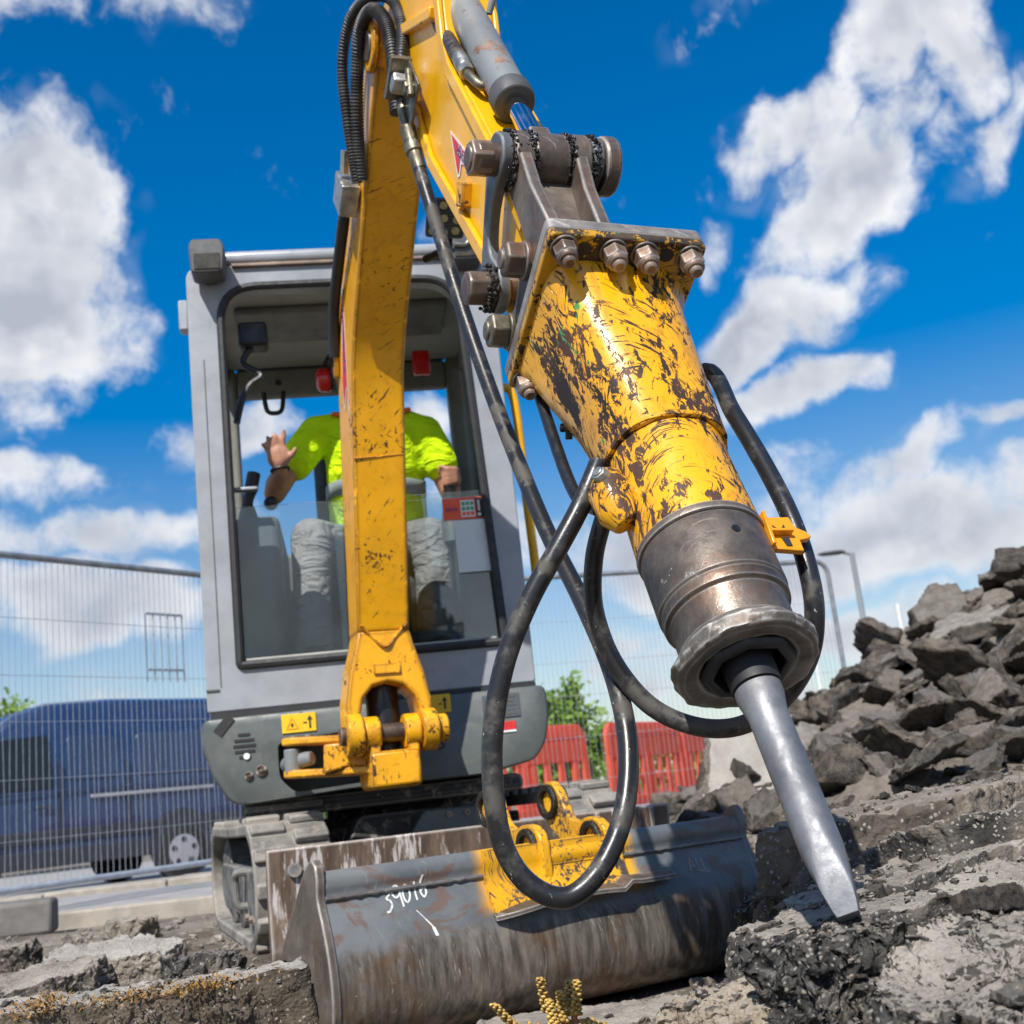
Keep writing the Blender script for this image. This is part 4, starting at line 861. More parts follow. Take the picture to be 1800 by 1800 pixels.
m = MB(); m.tube([A(705, 104, 2.80), A(707, 122, 2.795), A(709, 132, 2.79)], [.016, .017, .015], 14); m.build('hose_ferrule', M['zinc'], exc)

# ------------------------------------------------------------------ cab
def rrect(x0, x1, z0, z1, r, k=7, xr_top=None):
    c = [(x0, z0), (x1, z0), (xr_top if xr_top is not None else x1, z1), (x0, z1)]
    return round_poly(c, list(r), k)
OUT = rrect(-.556, .492, .722, 2.24, (.01, .01, .05, .05), xr_top=.497)
INN = rrect(-.447, .405, .862, 2.158, (.012, .012, .13, .13), xr_top=.366)
m = MB(UPP); m.loft([[(x, 0, z) for x, z in OUT], [(x, 0, z) for x, z in INN], [(x, .085, z) for x, z in INN], [(x, .085, z) for x, z in OUT]], closed=True)
cab = m.build('cab_front_frame', M['cab'], exc, bevel=.006)
m = MB(UPP); m.tube([(x, -.004, z) for x, z in INN + INN[:1]], .014, 8, cap=False); m.build('window_seal', M['seal'], cab)
m = MB(UPP); m.box(-.5558, -.515, -.006, .0, .79, .795); m.box(-.511, -.508, -.002, .0, .80, 1.9); m.build('panel_joint', M['body'], cab, smooth=0)
m = MB(UPP); m.box(-.54, .48, -.012, .98, 2.243, 2.292); m.build('roof_panel', M['cab'], exc, bevel=.02, seg=3)
m = MB(UPP); m.box(-.40, .40, -.016, .02, 2.228, 2.240); m.build('roof_gutter', M['nut'], exc, bevel=.003)
m = MB(UPP); m.box(-.54, .47, .085, .90, 2.195, 2.243); m.build('head_liner', M['cab_in'], exc, bevel=.01)
m = MB(UPP); m.box(-.42, .36, .25, .55, 2.165, 2.195); m.build('roof_hatch_trim', M['cab_beam'], exc, bevel=.012)
for x0, x1 in ((-.55, -.47), (.40, .485)): m = MB(UPP); m.box(x0, x1, .88, .96, .72, 2.20); m.build('rear_pillar', M['cab_beam'], exc, bevel=.015)
m = MB(UPP); m.box(-.47, .40, .89, .95, 2.075, 2.195); rb = m.build('rear_cross_beam', M['cab_beam'], exc, bevel=.012)
m = MB(UPP); m.box(-.47, .40, .884, .889, 2.19, 2.20); m.build('beam_shadow_gap', M['seal'], rb, smooth=0)
for x in (-.30, .30):
    m = MB(UPP); m.cyl((x, .889, 2.13), (x, .884, 2.13), .012, n=12); m.build('beam_bolt', M['black'], rb)
m = MB(UPP); m.box(-.13, -.03, .882, .8895, 2.115, 2.16); m.build('label_plate', M['cab_in'], rb, bevel=.002)
m = MB(UPP); m.box(-.47, .40, .89, .94, .72, 1.40); m.build('rear_wall', M['dash'], exc, bevel=.01)
for x0, x1 in ((-.555, -.50), (.455, .49)):
    m = MB(UPP); m.box(x0, x1, .085, .88, .722, 1.02); m.build('cab_side_panel', M['cab'], exc, bevel=.01)
    m = MB(UPP); m.box(x0, x1, .085, .88, 2.14, 2.20); m.build('roof_side_rail', M['cab'], exc, bevel=.01)
# door frame and sliding glass on the right
m = MB(UPP); m.tube(round_poly([(.46, .12, ), (.46, .86)], 0), .01) if False else None
for y in (.10, .47):
    m = MB(UPP); m.box(.452, .478, y, y + .035, 1.02, 2.14); m.build('door_upright', M['cab_beam'], exc, bevel=.006)
m = MB(UPP); m.box(.462, .466, .10, .86, 1.02, 2.13); m.build('side_window', M['glass2'], exc, smooth=0)
m = MB(UPP); m.box(-.528, -.524, .10, .86, 1.02, 1.36); m.build('side_window', M['glass2'], exc, smooth=0)
# lower windscreen in two panes
m = MB(UPP); m.box(-.440, .40, .020, .025, .868, 1.385); lw = m.build('lower_windscreen', M['glass'], exc, smooth=0)
m = MB(UPP); m.box(-.12, .385, .032, .036, .872, 1.37); m.build('inner_pane', M['glass2'], lw, smooth=0)
m = MB(UPP); m.box(-.43, -.05, .005, .018, .866, .884); m.box(.02, .38, .005, .018, .866, .884); m.build('windscreen_clip', M['cab_in'], lw, bevel=.003)
# notices on the glass
m = MB(UPP); m.box(.245, .383, .014, .018, 1.287, 1.362); nt = m.build('hire_notice', M['orangeprint'], exc, bevel=.001)
m = MB(UPP); m.box(.305, .352, .0125, .0138, 1.294, 1.352); m.build('notice_panel', M['white'], nt, smooth=0)
for i in range(3):
    for j in range(3):
        m = MB(UPP); m.box(.309 + .0145 * i, .320 + .0145 * i, .0115, .0123, 1.299 + .0175 * j, 1.311 + .0175 * j); m.build('notice_symbol', M['greenprint'] if j else M['orangeprint'], nt, smooth=0)
m = MB(UPP); m.box(.357, .382, .0125, .0138, 1.290, 1.359); m.build('notice_strip', M['ink'], nt, smooth=0)
m = MB(UPP); m.box(.363, .370, .0110, .0122, 1.312, 1.350); m.cyl((.3665, .0122, 1.300), (.3665, .0110, 1.300), .006, n=12); m.build('exclamation_mark', M['white'], nt, smooth=0)
vs, fs = text_mesh('speedy', .021, 0); m = MB(UPP); m.add([(.253 + v[0] * .75, .0120, 1.318 + v[1]) for v in vs], fs); m.build('notice_lettering', M['blueprint'], nt, smooth=0)
m = MB(UPP); m.box(.278, .388, .0135, .0165, 1.105, 1.284); m.build('paper_notice', M['paper'], exc, bevel=.001)
# lamps
def lamp(cx, cy, cz, nm='work_lamp'):
    m = MB(UPP); m.prism(round_poly([(cx - .056, cz - .06), (cx + .05, cz - .06), (cx + .058, cz + .035), (cx + .045, cz + .062), (cx - .05, cz + .062), (cx - .060, cz + .04)], .018, 4), cy - .05, cy + .045, lambda a, b, c: (a, c, b)); l = m.build(nm, M['dark_grey'], exc, bevel=.006)
    m = MB(UPP); m.box(cx - .044, cx + .042, cy - .054, cy - .049, cz - .050, cz + .008); m.build('lamp_lens', M['light_lens'], l, bevel=.004)
    m = MB(UPP); m.box(cx - .02, cx + .02, cy + .03, cy + .07, cz - .05, cz - .02); m.build('lamp_bracket', M['black'], l); return l
lamp(-.470, -.07, 2.222); lm = lamp(.405, -.05, 2.238)
m = MB(UPP); m.tube(smooth_path([(.30, -.115, 2.235), (.36, -.115, 2.230), (.40, -.115, 2.228), (.415, -.116, 2.243), (.432, -.116, 2.252)], 4), .006, 8); m.build('bent_rod', M['zinc'], lm)
# LED lamp beside the boom
Q = at(783, 384, 3.36); LED = frame(Q, (at(820, 384, 3.36) - Q).normalized(), (at(783, 384, 3.6) - Q).normalized(), (at(783, 350, 3.36) - Q).normalized())
m = MB(LED); m.prism(round_poly([(-.058, -.052), (.050, -.058), (.058, .056), (-.05, .060)], .012, 4), -.012, .03, lambda a, b, c: (a, c, b)); led = m.build('led_work_lamp', M['dark_grey'], exc, bevel=.003)
for k in range(12): m = MB(LED); m.box(-.05, .05, -.0155, -.012, -.05 + .009 * k, -.047 + .009 * k); m.build('cooling_rib', M['black'], led, smooth=0)
for (a, b) in ((-.035, .038), (-.005, .036), (.03, .03), (.032, -.005), (.028, -.035), (-.005, -.040), (-.036, -.035), (-.04, .002), (-.004, 0)):
    m = MB(LED); m.cyl((a, -.016, b), (a, -.0185, b), .0115, n=16); m.build('led_lens', M['led'], led)
m = MB(LED); m.box(-.02, .02, .03, .05, -.09, .02); m.tube([(0, .04, -.08), (-.02, .10, -.10), (-.06, .14, -.12)], .012); m.build('lamp_bracket', M['black'], led, bevel=.003)
# window catch, wiper cable, small bits on the pillars
m = MB(UPP); m.box(-.588, -.556, .02, .07, 2.02, 2.13); m.build('door_hinge', M['cab'], exc, bevel=.006)
m = MB(UPP); m.box(-.44, -.36, .03, .06, 1.445, 1.458); m.build('window_catch', M['galv'], exc, bevel=.004)
m = MB(UPP); m.box(-.40, -.30, .10, .19, 1.985, 2.075); m.build('wiper_motor', M['black'], exc, bevel=.012)
m = MB(UPP); m.tube(smooth_path([(-.36, .14, 1.99), (-.39, .13, 1.93), (-.33, .12, 1.88), (-.37, .11, 1.84), (-.40, .10, 1.78), (-.42, .09, 1.70)], 6), .012, 8); m.build('wiper_cable', M['black'], exc)
m = MB(UPP); m.tube(smooth_path([(-.36, .86, 2.08), (-.35, .85, 2.00), (-.32, .85, 1.985), (-.29, .85, 2.0), (-.28, .86, 2.08)], 6), .010, 8); m.build('hanging_cable', M['black'], exc)
m = MB(UPP); m.box(.24, .31, .6, .64, 2.03, 2.13); m.build('red_canister', M['red'], exc, bevel=.01)
m = MB(); h0, h1 = at(903, 690, 4.25), at(946, 1045, 4.18); inw = -ur * .09; m.tube(smooth_path([h0 + inw, h0 + inw * .3 + ZV * .02, h0 - ZV * .05, h0.lerp(h1, .5), h1 + ZV * .05, h1 + inw * .3 - ZV * .02, h1 + inw], 5), .016, 12); m.build('handrail', M['stick'], exc)

# ------------------------------------------------------------------ inside the cab
m = MB(UPP); m.box(-.50, .46, .085, .88, .845, .870); m.build('cab_floor', M['black'], exc)
m = MB(UPP); m.box(-.20, .28, .50, .84, 1.08, 1.215); m.box(-.18, .26, .78, .88, 1.22, 1.78); m.build('driver_seat', M['seat'], exc, bevel=.04, seg=3)
m = MB(UPP); m.box(-.46, -.30, .12, .80, .87, 1.38); m.build('left_console', M['dash'], exc, bevel=.03, seg=3)
m = MB(UPP); m.box(.30, .44, .20, .80, .87, 1.30); m.build('right_console', M['dash'], exc, bevel=.03, seg=3)
m = MB(UPP); m.box(-.07, .12, .10, .20, .87, 1.15); m.build('pedal_tower', M['black'], exc, bevel=.02)
def grip(x, y, z, dx, dy, h, nm='control_lever'):
    m = MB(UPP); m.tube(smooth_path([(x, y, z - .15), (x, y, z), (x + dx * .5, y + dy * .5, z + h * .5), (x + dx, y + dy, z + h)], 5), [.010] * 5 + [.020, .019, .019, .020, .021] + [.024] * 5 + [.022], 12); l = m.build(nm, M['black'], exc)
    m = MB(UPP); m.lathe([(.055, -.15), (.05, -.10), (.035, -.04), (.024, .0)], 16, (x, y, z)); m.build('lever_boot', M['dark_grey'], l)
grip(-.415, .30, 1.455, .03, 0, .125); grip(.305, .31, 1.42, .0, -.01, .13)
m = MB(UPP); m.sphere((-.335, .34, 1.475), .026, 8); m.build('lever_knob', M['black'], exc)

# ------------------------------------------------------------------ body skirt below the cab
sk = [(-.572, .700), (.515, .708), (.520, .62), (.50, .53), (.46, .475), (.30, .445), (-.12, .445), (-.46, .430), (-.50, .445), (-.545, .52), (-.575, .62)]
def skr(y, k, dz=0): return [(-.03 + (x + .03) * k, y, .57 + (z - .57) * k + dz) for x, z in round_poly(sk, .025, 3)]
m = MB(UPP); m.loft([skr(-.036, .965), skr(-.033, .985), skr(-.020, 1.), skr(.06, 1.), skr(.9, 1.)]); sk_o = m.build('body_skirt', M['body'], exc, bevel=.0)
m = MB(UPP); m.box(-.545, .49, .0, .9, .701, .722); m.build('skirt_gap', M['seal'], exc, smooth=0)
m = MB(UPP); m.prism(round_poly([(-.345, .608), (-.08, .628), (-.08, .462), (-.30, .452), (-.345, .50)], .02, 4), -.12, .26, lambda a, b, c: (a, c, b)); cut = m.build('cut', M['seal'], exc, smooth=0)
bo = sk_o.modifiers.new('recess', 'BOOLEAN'); bo.operation = 'DIFFERENCE'; bo.object = cut; bo.solver = 'EXACT'
bpy.context.view_layer.update(); dg = bpy.context.evaluated_depsgraph_get(); me_ = bpy.data.meshes.new_from_object(sk_o.evaluated_get(dg)); sk_o.modifiers.clear(); sk_o.data = me_; bpy.data.objects.remove(cut)
me_.polygons.foreach_set('use_smooth', [True] * len(me_.polygons)); me_.set_sharp_from_angle(angle=R_(35))
for k in range(5):
    hw = [.018, .030, .034, .030, .018][k]; m = MB(UPP); m.box(-.445 - hw, -.445 + hw, -.0395, -.034, .640 - .017 * k, .648 - .017 * k); m.build('vent_slot', M['seal'], sk_o, smooth=0)
m = MB(UPP); m.cyl((-.44, -.036, .577), (-.44, -.042, .577), .010, n=10); m.build('mud_splash', M['white'], sk_o)
for (x, z, r) in ((-.437, .517, .013), (-.398, .529, .017)):
    m = MB(UPP); m.tube([(x, -.034, z), (x, -.044, z), (x, -.044, z)], [r, r, r * .7], 14); m.build('skirt_bolt', M['nut'], sk_o, bevel=.001)
m = MB(UPP); m.obox((-.503, -.037, .678), (.022, 0, .024), (0, .003, 0), (-.011, 0, .010)); m.build('rubber_strap', M['seal'], sk_o, smooth=0)
def warning(x, z, w_=.106, h_=.058, y=-.0395):
    m = MB(UPP); m.box(x, x + w_, y - .001, y + .004, z, z + h_); l = m.build('warning_label', M['warn'], sk_o, bevel=.0008)
    m = MB(UPP); a = [(x + .012, z + .010), (x + .052, z + .010), (x + .032, z + .050)]; b = [(x + .018, z + .0135), (x + .046, z + .0135), (x + .032, z + .042)]
    m.loft([[(p, y - .0022, q) for p, q in a], [(p, y - .0022, q) for p, q in b], [(p, y - .0012, q) for p, q in b], [(p, y - .0012, q) for p, q in a]], closed=True); m.build('triangle_sign', M['clampY'], l, smooth=0)
    m = MB(UPP); m.prism([(x + .029, z + .018), (x + .035, z + .018), (x + .036, z + .026), (x + .032, z + .031), (x + .028, z + .026)], y - .0022, y - .0012, lambda a_, b_, c_: (a_, c_, b_)); m.build('warning_mark', M['ink'], l, smooth=0)
    m = MB(UPP); m.prism([(x + .084, z + .010), (x + .090, z + .010), (x + .090, z + .036), (x + .096, z + .036), (x + .087, z + .050), (x + .078, z + .036), (x + .084, z + .036)], y - .0022, y - .0012, lambda a_, b_, c_: (a_, c_, b_)); m.box(x + .066, x + .078, y - .0022, y - .0012, z + .026, z + .030); m.build('arrow_mark', M['ink'], l, smooth=0)
warning(-.328, .634); warning(.098, .650)
vs, fs = text_mesh('83', .062, 0); m = MB(UPP); m.add([(.115 + v[0], -.0392, .537 + v[1]) for v in vs], fs); m.build('fleet_number', M['black'], sk_o, smooth=0)
m = MB(UPP); m.box(.305, .425, -.0395, -.034, .615, .690); m.build('data_plate', M['dash'], sk_o, bevel=.001)
for k in range(5): m = MB(UPP); m.box(.313, .417 - .01 * (k % 2), -.0405, -.0396, .625 + .013 * k, .629 + .013 * k); m.build('plate_text_line', M['body'], sk_o, smooth=0)
m = MB(UPP); m.box(.362, .405, -.0398, -.034, .575, .602); m.build('red_label', M['redprint'], sk_o, bevel=.001)
m = MB(UPP); m.box(.362, .405, -.0398, -.034, .568, .5745); m.build('label_foot', M['white'], sk_o, smooth=0)
m = MB(UPP); m.box(-.47, .42, .03, .95, .385, .44); m.build('slew_frame', M['slew'], exc, bevel=.02)
m = MB(UPP); m.box(-.46, -.22, .02, .5, .405, .425); m.build('bottom_cover', M['under'], exc, bevel=.006)
# swing post carrying the boom
m = MB(ARM); m.box(-.15, .02, -.074, .074, .43, .535); m.box(-.24, -.12, -.06, .06, .44, .62); sp = m.build('swing_post', M['pin_yellow'], exc, bevel=.012)
for sd in (-1, 1):
    m = MB(ARM); m.cyl((-.02, sd * .036, .587), (-.02, sd * .084, .587), .050, n=24); m.box(-.06, .015, min(sd * .040, sd * .074), max(sd * .040, sd * .074), .50, .58); m.build('post_knuckle', M['pin_yellow'], sp, bevel=.006)
m = MB(ARM); m.tube([(-.10, 0, .52), (-.12, 0, .95)], .050, 16); m.build('boom_cylinder', M['black_paint'], exc)
m = MB(UPP)
for z0, z1 in ((.572, .596), (.478, .502)):
    m.prism([(-.325, -.215), (-.30, -.245), (-.17, -.27), (-.075, -.36), (-.02, -.36), (-.02, -.16), (-.20, -.17), (-.31, -.18)], z0, z1, lambda a, b, c: (a, b, c + (a + .1) * -.06))
m.prism([(-.20, .575), (-.06, .575), (-.06, .49), (-.13, .505), (-.205, .49)], -.30, -.20, lambda a, b, c: (a, c, b)); m.build('swing_lever', M['pin_yellow'], exc, bevel=.006)
m = MB(UPP); m.tube([(-.315, -.10, .535), (-.285, -.205, .54), (-.235, -.235, .543)], [.024, .026, .020], 16); m.cyl((-.295, -.215, .50), (-.295, -.215, .575), .024); m.build('swing_cylinder_eye', M['cyl'], exc, bevel=.004)
for x in (-.285, -.245): m = MB(UPP); m.cyl((x, -.225, .596), (x, -.225, .612), .014, n=10); m.build('pin_head', M['zinc'], exc)

# ------------------------------------------------------------------ undercarriage, tracks, blade
def track(x0, nm='track'):
    Lf, Lb, zc, r = .48, 1.55, .19, .185
    loop = [(Lf - r * .96 * math.sin(a), zc + r * math.cos(a)) for a in np.linspace(0, math.pi, 15)] + [(y, zc - r) for y in np.linspace(Lf + .1, Lb - .1, 10)] + [(Lb + r * .96 * math.sin(a), zc - r * math.cos(a)) for a in np.linspace(0, math.pi, 15)] + [(y, zc + r - .006 * math.sin((y - Lf) / (Lb - Lf) * math.pi)) for y in np.linspace(Lb - .1, Lf + .1, 10)]
    inn = [((y - (Lf + Lb) / 2) * .965 + (Lf + Lb) / 2, zc + (z - zc) * .80) for y, z in loop]
    t_ = MB(TRK); t_.loft([[(x0, y, z) for y, z in loop], [(x0 + .23, y, z) for y, z in loop], [(x0 + .23, y, z) for y, z in inn], [(x0, y, z) for y, z in inn]], closed=True)
    n_ = len(loop); per = [0]
    for i in range(n_): a, b = loop[i], loop[(i + 1) % n_]; per.append(per[-1] + math.hypot(b[0] - a[0], b[1] - a[1]))
    k = 34
    for j in range(k):
        s_ = per[-1] * j / k; i = max(q for q in range(n_) if per[q] <= s_); a, b = loop[i], loop[(i + 1) % n_]
        f = (s_ - per[i]) / max(1e-6, per[i + 1] - per[i]); y, z = a[0] + (b[0] - a[0]) * f, a[1] + (b[1] - a[1]) * f
        tx, tz = (b[0] - a[0]), (b[1] - a[1]); ln = math.hypot(tx, tz); tx /= ln; tz /= ln; nxn, nzn = -tz, tx
        if (y - (Lf + Lb) / 2) * nxn + (z - zc) * nzn < 0: nxn, nzn = -nxn, -nzn
        for (xa, xb, sh) in ((x0 + .004, x0 + .105, 0), (x0 + .125, x0 + .226, .5)):
            yy, zz = y + tx * sh * per[-1] / k, z + tz * sh * per[-1] / k
            t_.obox(((xa + xb) / 2, yy + nxn * .006, zz + nzn * .006), ((xb - xa) / 2, 0, 0), (0, tx * .022, tz * .022), (0, nxn * .012, nzn * .012))
    tk = t_.build(nm, M['track'], exc, bevel=.007)
    m = MB(TRK); m.prism(round_poly([(.40, .10), (.52, .075), (1.52, .075), (1.62, .12), (1.60, .24), (.50, .235), (.42, .20)], .03, 3), x0 + .03, x0 + .20, lambda a, b, c: (c, a, b)); m.build('track_frame', M['under'], tk, bevel=.01)
    for y in (.46, 1.56): m = MB(TRK); m.tube([(x0 + .04, y, zc), (x0 + .05, y, zc), (x0 + .18, y, zc), (x0 + .19, y, zc)], [.10, .135, .135, .10], 24); m.build('idler_wheel' if y < 1 else 'drive_sprocket', M['under'], tk)
    for y in (.72, .98, 1.24): m = MB(TRK); m.cyl((x0 + .03, y, .075), (x0 + .20, y, .075), .05, n=16); m.build('track_roller', M['under'], tk)
    for i in range(3):
        m = MB(TRK); m.cyl((x0 + .03, .55 + .11 * i, .088), (x0 + .018, .55 + .11 * i, .088), .012, n=8); m.build('frame_bolt', M['nut'], tk)
    m = MB(TRK); m.tube(smooth_path([(x0 + .03, .78, .225), (x0 + .0, .78, .225), (x0 - .004, .80, .20), (x0 + .0, .80, .13), (x0 + .03, .80, .12)], 4), .012, 8); m.build('lashing_eye', M['under'], tk)
track(0.); track(.94)
m = MB(TRK); m.box(.22, .95, .72, 1.32, .20, .32); m.prism(round_poly([(.30, .20), (.87, .20), (.80, .36), (.37, .36)], .03, 3), .60, 1.42, lambda a, b, c: (a, c, b)); m.build('carriage_frame', M['slew'], exc, bevel=.02)
m = MB(TRK); m.lathe([(.30, .33), (.31, .34), (.31, .39), (.29, .40)], 36, (.66, 1.02, 0)); m.build('slew_ring', M['slew'], exc, bevel=.006)
m = MB(TRK); m.prism(round_poly([(.50, .27), (.84, .27), (.78, .355), (.56, .355)], .01, 2), .50, .53, lambda a, b, c: (a, c, b)); m.build('carriage_cover', M['body'], exc, bevel=.006)
for x in (.64, .70): m = MB(TRK); m.cyl((x, .50, .335), (x, .492, .335), .010, n=8); m.build('cover_bolt', M['nut'], exc)
m = MB(TRK); m.tube(smooth_path([(.66, .62, .33), (.74, .58, .40), (.80, .60, .42), (.86, .70, .40)], 5), .035, 12); m.cyl((.72, .56, .38), (.72, .64, .38), .06); m.build('swivel_hoses', M['slew'], exc, bevel=.004)
for x in (.26, .86):
    m = MB(TRK); m.prism([(.03, .10), (.03, .22), (.75, .30), (.75, .20)], x, x + .05, lambda a, b, c: (c, a, b)); m.build('blade_arm', M['under'], exc, bevel=.008)
bp = [(.02, .0), (.0, .05), (.012, .12), (.012, .20), (.0, .302), (.022, .302), (.05, .20), (.05, .12), (.05, 0)]
m = MB(TRK); m.prism(bp, 0, 1.17, lambda a, b, c: (c, a, b)); bl = m.build('dozer_blade', M['blade'], exc, bevel=.006)
m = MB(TRK); m.cyl((.07, -.003, .245), (.07, .006, .245), .018, n=20); m.build('blade_plug', M['under'], bl)
for x in (.93, 1.10): m = MB(TRK); m.box(x, x + .012, -.012, .01, .10, .298); m.build('blade_rib', M['blade'], bl, bevel=.003)

# ------------------------------------------------------------------ the operator
per = thing('person', 'seated man in a lime high-visibility shirt, grey trousers and red ear defenders, hand raised', 'person', UPP(0, .6, 1.2))
def UPL(x, y, z):                                        # he leans towards the windscreen
    k = min(1., max(0., (z - 1.30) / .35)) if y > .30 or z > 1.45 else 0.
    return UPP(x, y - .10 * k, z - .03 * k - (.03 * min(1., max(0., (z - 1.84) / .08))))
def fused(name, segs, mat, voxel=.008, smooth_it=6, label=None, parent=per):
    """one continuous skin grown over tapered limbs"""
    m = MB(UPL if name in ('body', 'shirt') else UPP)
    for sg in segs:
        pts, rs_ = sg[0], sg[1]; sc = sg[2] if len(sg) > 2 else None
        pts = [V3(p) for p in pts]
        if sc:                                           # flattened section: (sx, sy)
            m.loft([[(p.x + sc[0] * r * math.cos(2 * math.pi * j / 18), p.y + sc[1] * r * math.sin(2 * math.pi * j / 18), p.z) for j in range(18)] for p, r in zip(pts, rs_)])
        else:
            m.tube(pts, list(rs_), 12)
            for p, r in zip(pts, rs_): m.sphere(p, r, 6)
    o = m.build(name, mat, parent, smooth=180)
    md = o.modifiers.new('skin_over', 'REMESH'); md.mode = 'VOXEL'; md.voxel_size = voxel; md.use_smooth_shade = True
    if smooth_it:
        md = o.modifiers.new('soft', 'SMOOTH'); md.factor = .5; md.iterations = smooth_it
    if label: o['label'] = label
    return o
HX = .050; HH = -.012; FY = -.12                                               # body centre across
shR, shL = (-.160, .545, 1.80), (.252, .545, 1.765)    # shoulders (image left / right)
elR, wrR = (-.322, .47, 1.545), (-.290, .36, 1.600)
elL, wrL = (.325, .53, 1.52), (.318, .43, 1.515)
body = [([(HX, .66, 1.30), (HX, .63, 1.45), (HX, .57, 1.62), (HX, .545, 1.77), (HX, .55, 1.84)], (.135, .125, .13, .125, .07), (1.25, .8)),
        ([(HX, .545, 1.80), (HH, .535, 1.93)], (.060, .056)),
        ([(HH, .52, 1.95), (HH, .515, 2.0), (HH, .53, 2.04), (HH, .54, 2.09), (HH, .545, 2.12)], (.050, .068, .088, .084, .055), (.88, 1.1)),
        ([(HH, .435, 2.00), (HH, .425, 1.985)], (.016, .019)),                          # nose
        ([(HH, .455, 1.945), (HH, .46, 1.93)], (.030, .026)),                          # chin
        ([shR, (-.245, .51, 1.68), elR], (.055, .048, .040)), ([elR, (-.315, .44, 1.575), wrR], (.040, .037, .026)),
        ([shL, (.29, .54, 1.64), elL], (.055, .048, .041)), ([elL, (.325, .50, 1.515), wrL], (.041, .038, .027))]
# right hand raised, palm to the front, fingers spread
pc = Vector((-.292, .345, 1.648))
body += [([wrR, (-.293, .352, 1.622)], (.026, .030)), ([(-.312, .347, 1.635), (-.318, .343, 1.668)], (.022, .019)), ([(-.293, .346, 1.635), (-.296, .342, 1.672)], (.023, .020)), ([(-.274, .347, 1.635), (-.274, .343, 1.668)], (.022, .018))]
for (bx, bz, tipx, tipz, mid) in ((-.326, 1.668, -.345, 1.690, .010), (-.311, 1.674, -.327, 1.714, .010), (-.294, 1.677, -.302, 1.724, .0105), (-.277, 1.674, -.268, 1.736, .0105)):
    body.append(([(bx, .342, bz), ((bx + tipx) / 2, .330, (bz + tipz) / 2 + .004), (tipx, .322, tipz)], (.0115, mid, .0085)))
body.append(([(-.268, .345, 1.635), (-.243, .334, 1.650), (-.232, .328, 1.668)], (.014, .0115, .009)))
# left hand closed round the control lever
body += [([wrL, (.318, .405, 1.520)], (.027, .030)), ([(.306, .395, 1.535), (.330, .385, 1.53)], (.026, .026))]
for k, (z0, z1) in enumerate(((1.558, 1.560), (1.541, 1.538), (1.524, 1.518), (1.508, 1.502))):
    body.append(([(.338, .372, z0), (.330, .348, z0), (.300, .342, z1), (.284, .356, z1)], (.0125, .0115, .011, .009)))
body.append(([(.296, .392, 1.545), (.276, .372, 1.560), (.280, .350, 1.572)], (.014, .012, .010)))
fused('body', body, M['skin'], .0065, 4)
shirt = [([(HX, .655, 1.335), (HX, .625, 1.45), (HX, .570, 1.60), (HX, .545, 1.74), (HX, .55, 1.81), (HX, .55, 1.85)], (.152, .150, .150, .148, .118, .062), (1.22, .82)),
         ([(-.07, .545, 1.805), (-.150, .540, 1.785), (-.208, .52, 1.715), (-.240, .51, 1.665)], (.068, .075, .070, .066)),
         ([(.165, .545, 1.80), (.245, .540, 1.755), (.28, .54, 1.68), (.297, .535, 1.625)], (.068, .074, .070, .066))]
sh = fused('shirt', shirt, M['hivis'], .009, 5)
def band(name, mat, z0, z1, k, y0, n=40):
    m = MB(UPL); rg_ = []
    for z in (z0, (z0 + z1) / 2, z1):
        rg_.append([(HX + k * 1.22 * math.cos(2 * math.pi * j / n), y0 - (z - z0) * .35 + k * .82 * math.sin(2 * math.pi * j / n), z + .008 * math.sin(4 * math.pi * j / n)) for j in range(n)])
    m.loft(rg_, cap=False); o = m.build(name, mat, sh); md = o.modifiers.new('t', 'SOLIDIFY'); md.thickness = .004; return o
band('reflective_band', M['reflect'], 1.525, 1.580, .1545, .598); band('reflective_band', M['reflect'], 1.375, 1.42, .1575, .645)
m = MB(UPL); m.tube([(HX + .085 * math.cos(a), .535 + .075 * math.sin(a), 1.835 + .012 * math.sin(a)) for a in np.linspace(0, 6.283, 25)], .016, 8, cap=False); m.build('collar', M['cloth_dark'], sh)
m = MB(UPL); m.tube([(HX + s_ * .17, .455 + .02 * abs(s_), 1.80 + .022 * abs(s_) * 2) for s_ in np.linspace(-.85, .85, 13)], .010, 6); m.build('orange_piping', M['orange_cloth'], sh)
trs = [([(HX - .02, .66, 1.30), (HX + .02, .66, 1.36)], (.135, .14), (1.2, .85)),
       ([(-.03, .66, 1.30), (-.13, .50, 1.33), (-.200, .355, 1.335)], (.098, .092, .078)), ([(-.200, .350, 1.335), (-.208, .315, 1.20), (-.215, .30, 1.05), (-.220, .29, .925)], (.078, .070, .068, .070)),
       ([(.14, .66, 1.30), (.185, .50, 1.32), (.218, .355, 1.305)], (.098, .092, .078)), ([(.218, .350, 1.305), (.220, .315, 1.18), (.215, .30, 1.05), (.210, .29, .925)], (.078, .070, .068, .070))]
fused('trousers', trs, M['jean'], .010, 4)
for x in (-.22, .21):
    m = MB(UPP); m.loft([[(x + sx * .045 * math.cos(a), y + .05 * math.sin(a), z) for a in np.linspace(0, 2 * math.pi, 17)[:-1]] for z, y, sx in ((.871, .27, 1), (.90, .27, 1.), (.93, .29, .95), (.96, .295, .9))])
    m.loft([[(x + w_ * math.cos(a), y, .873 + h_ / 2 + h_ / 2 * math.sin(a)) for a in np.linspace(0, 2 * math.pi, 13)[:-1]] for y, w_, h_ in ((.13, .02, .02), (.15, .04, .045), (.22, .047, .06), (.33, .04, .07))]); m.build('boot', M['boot'], per)
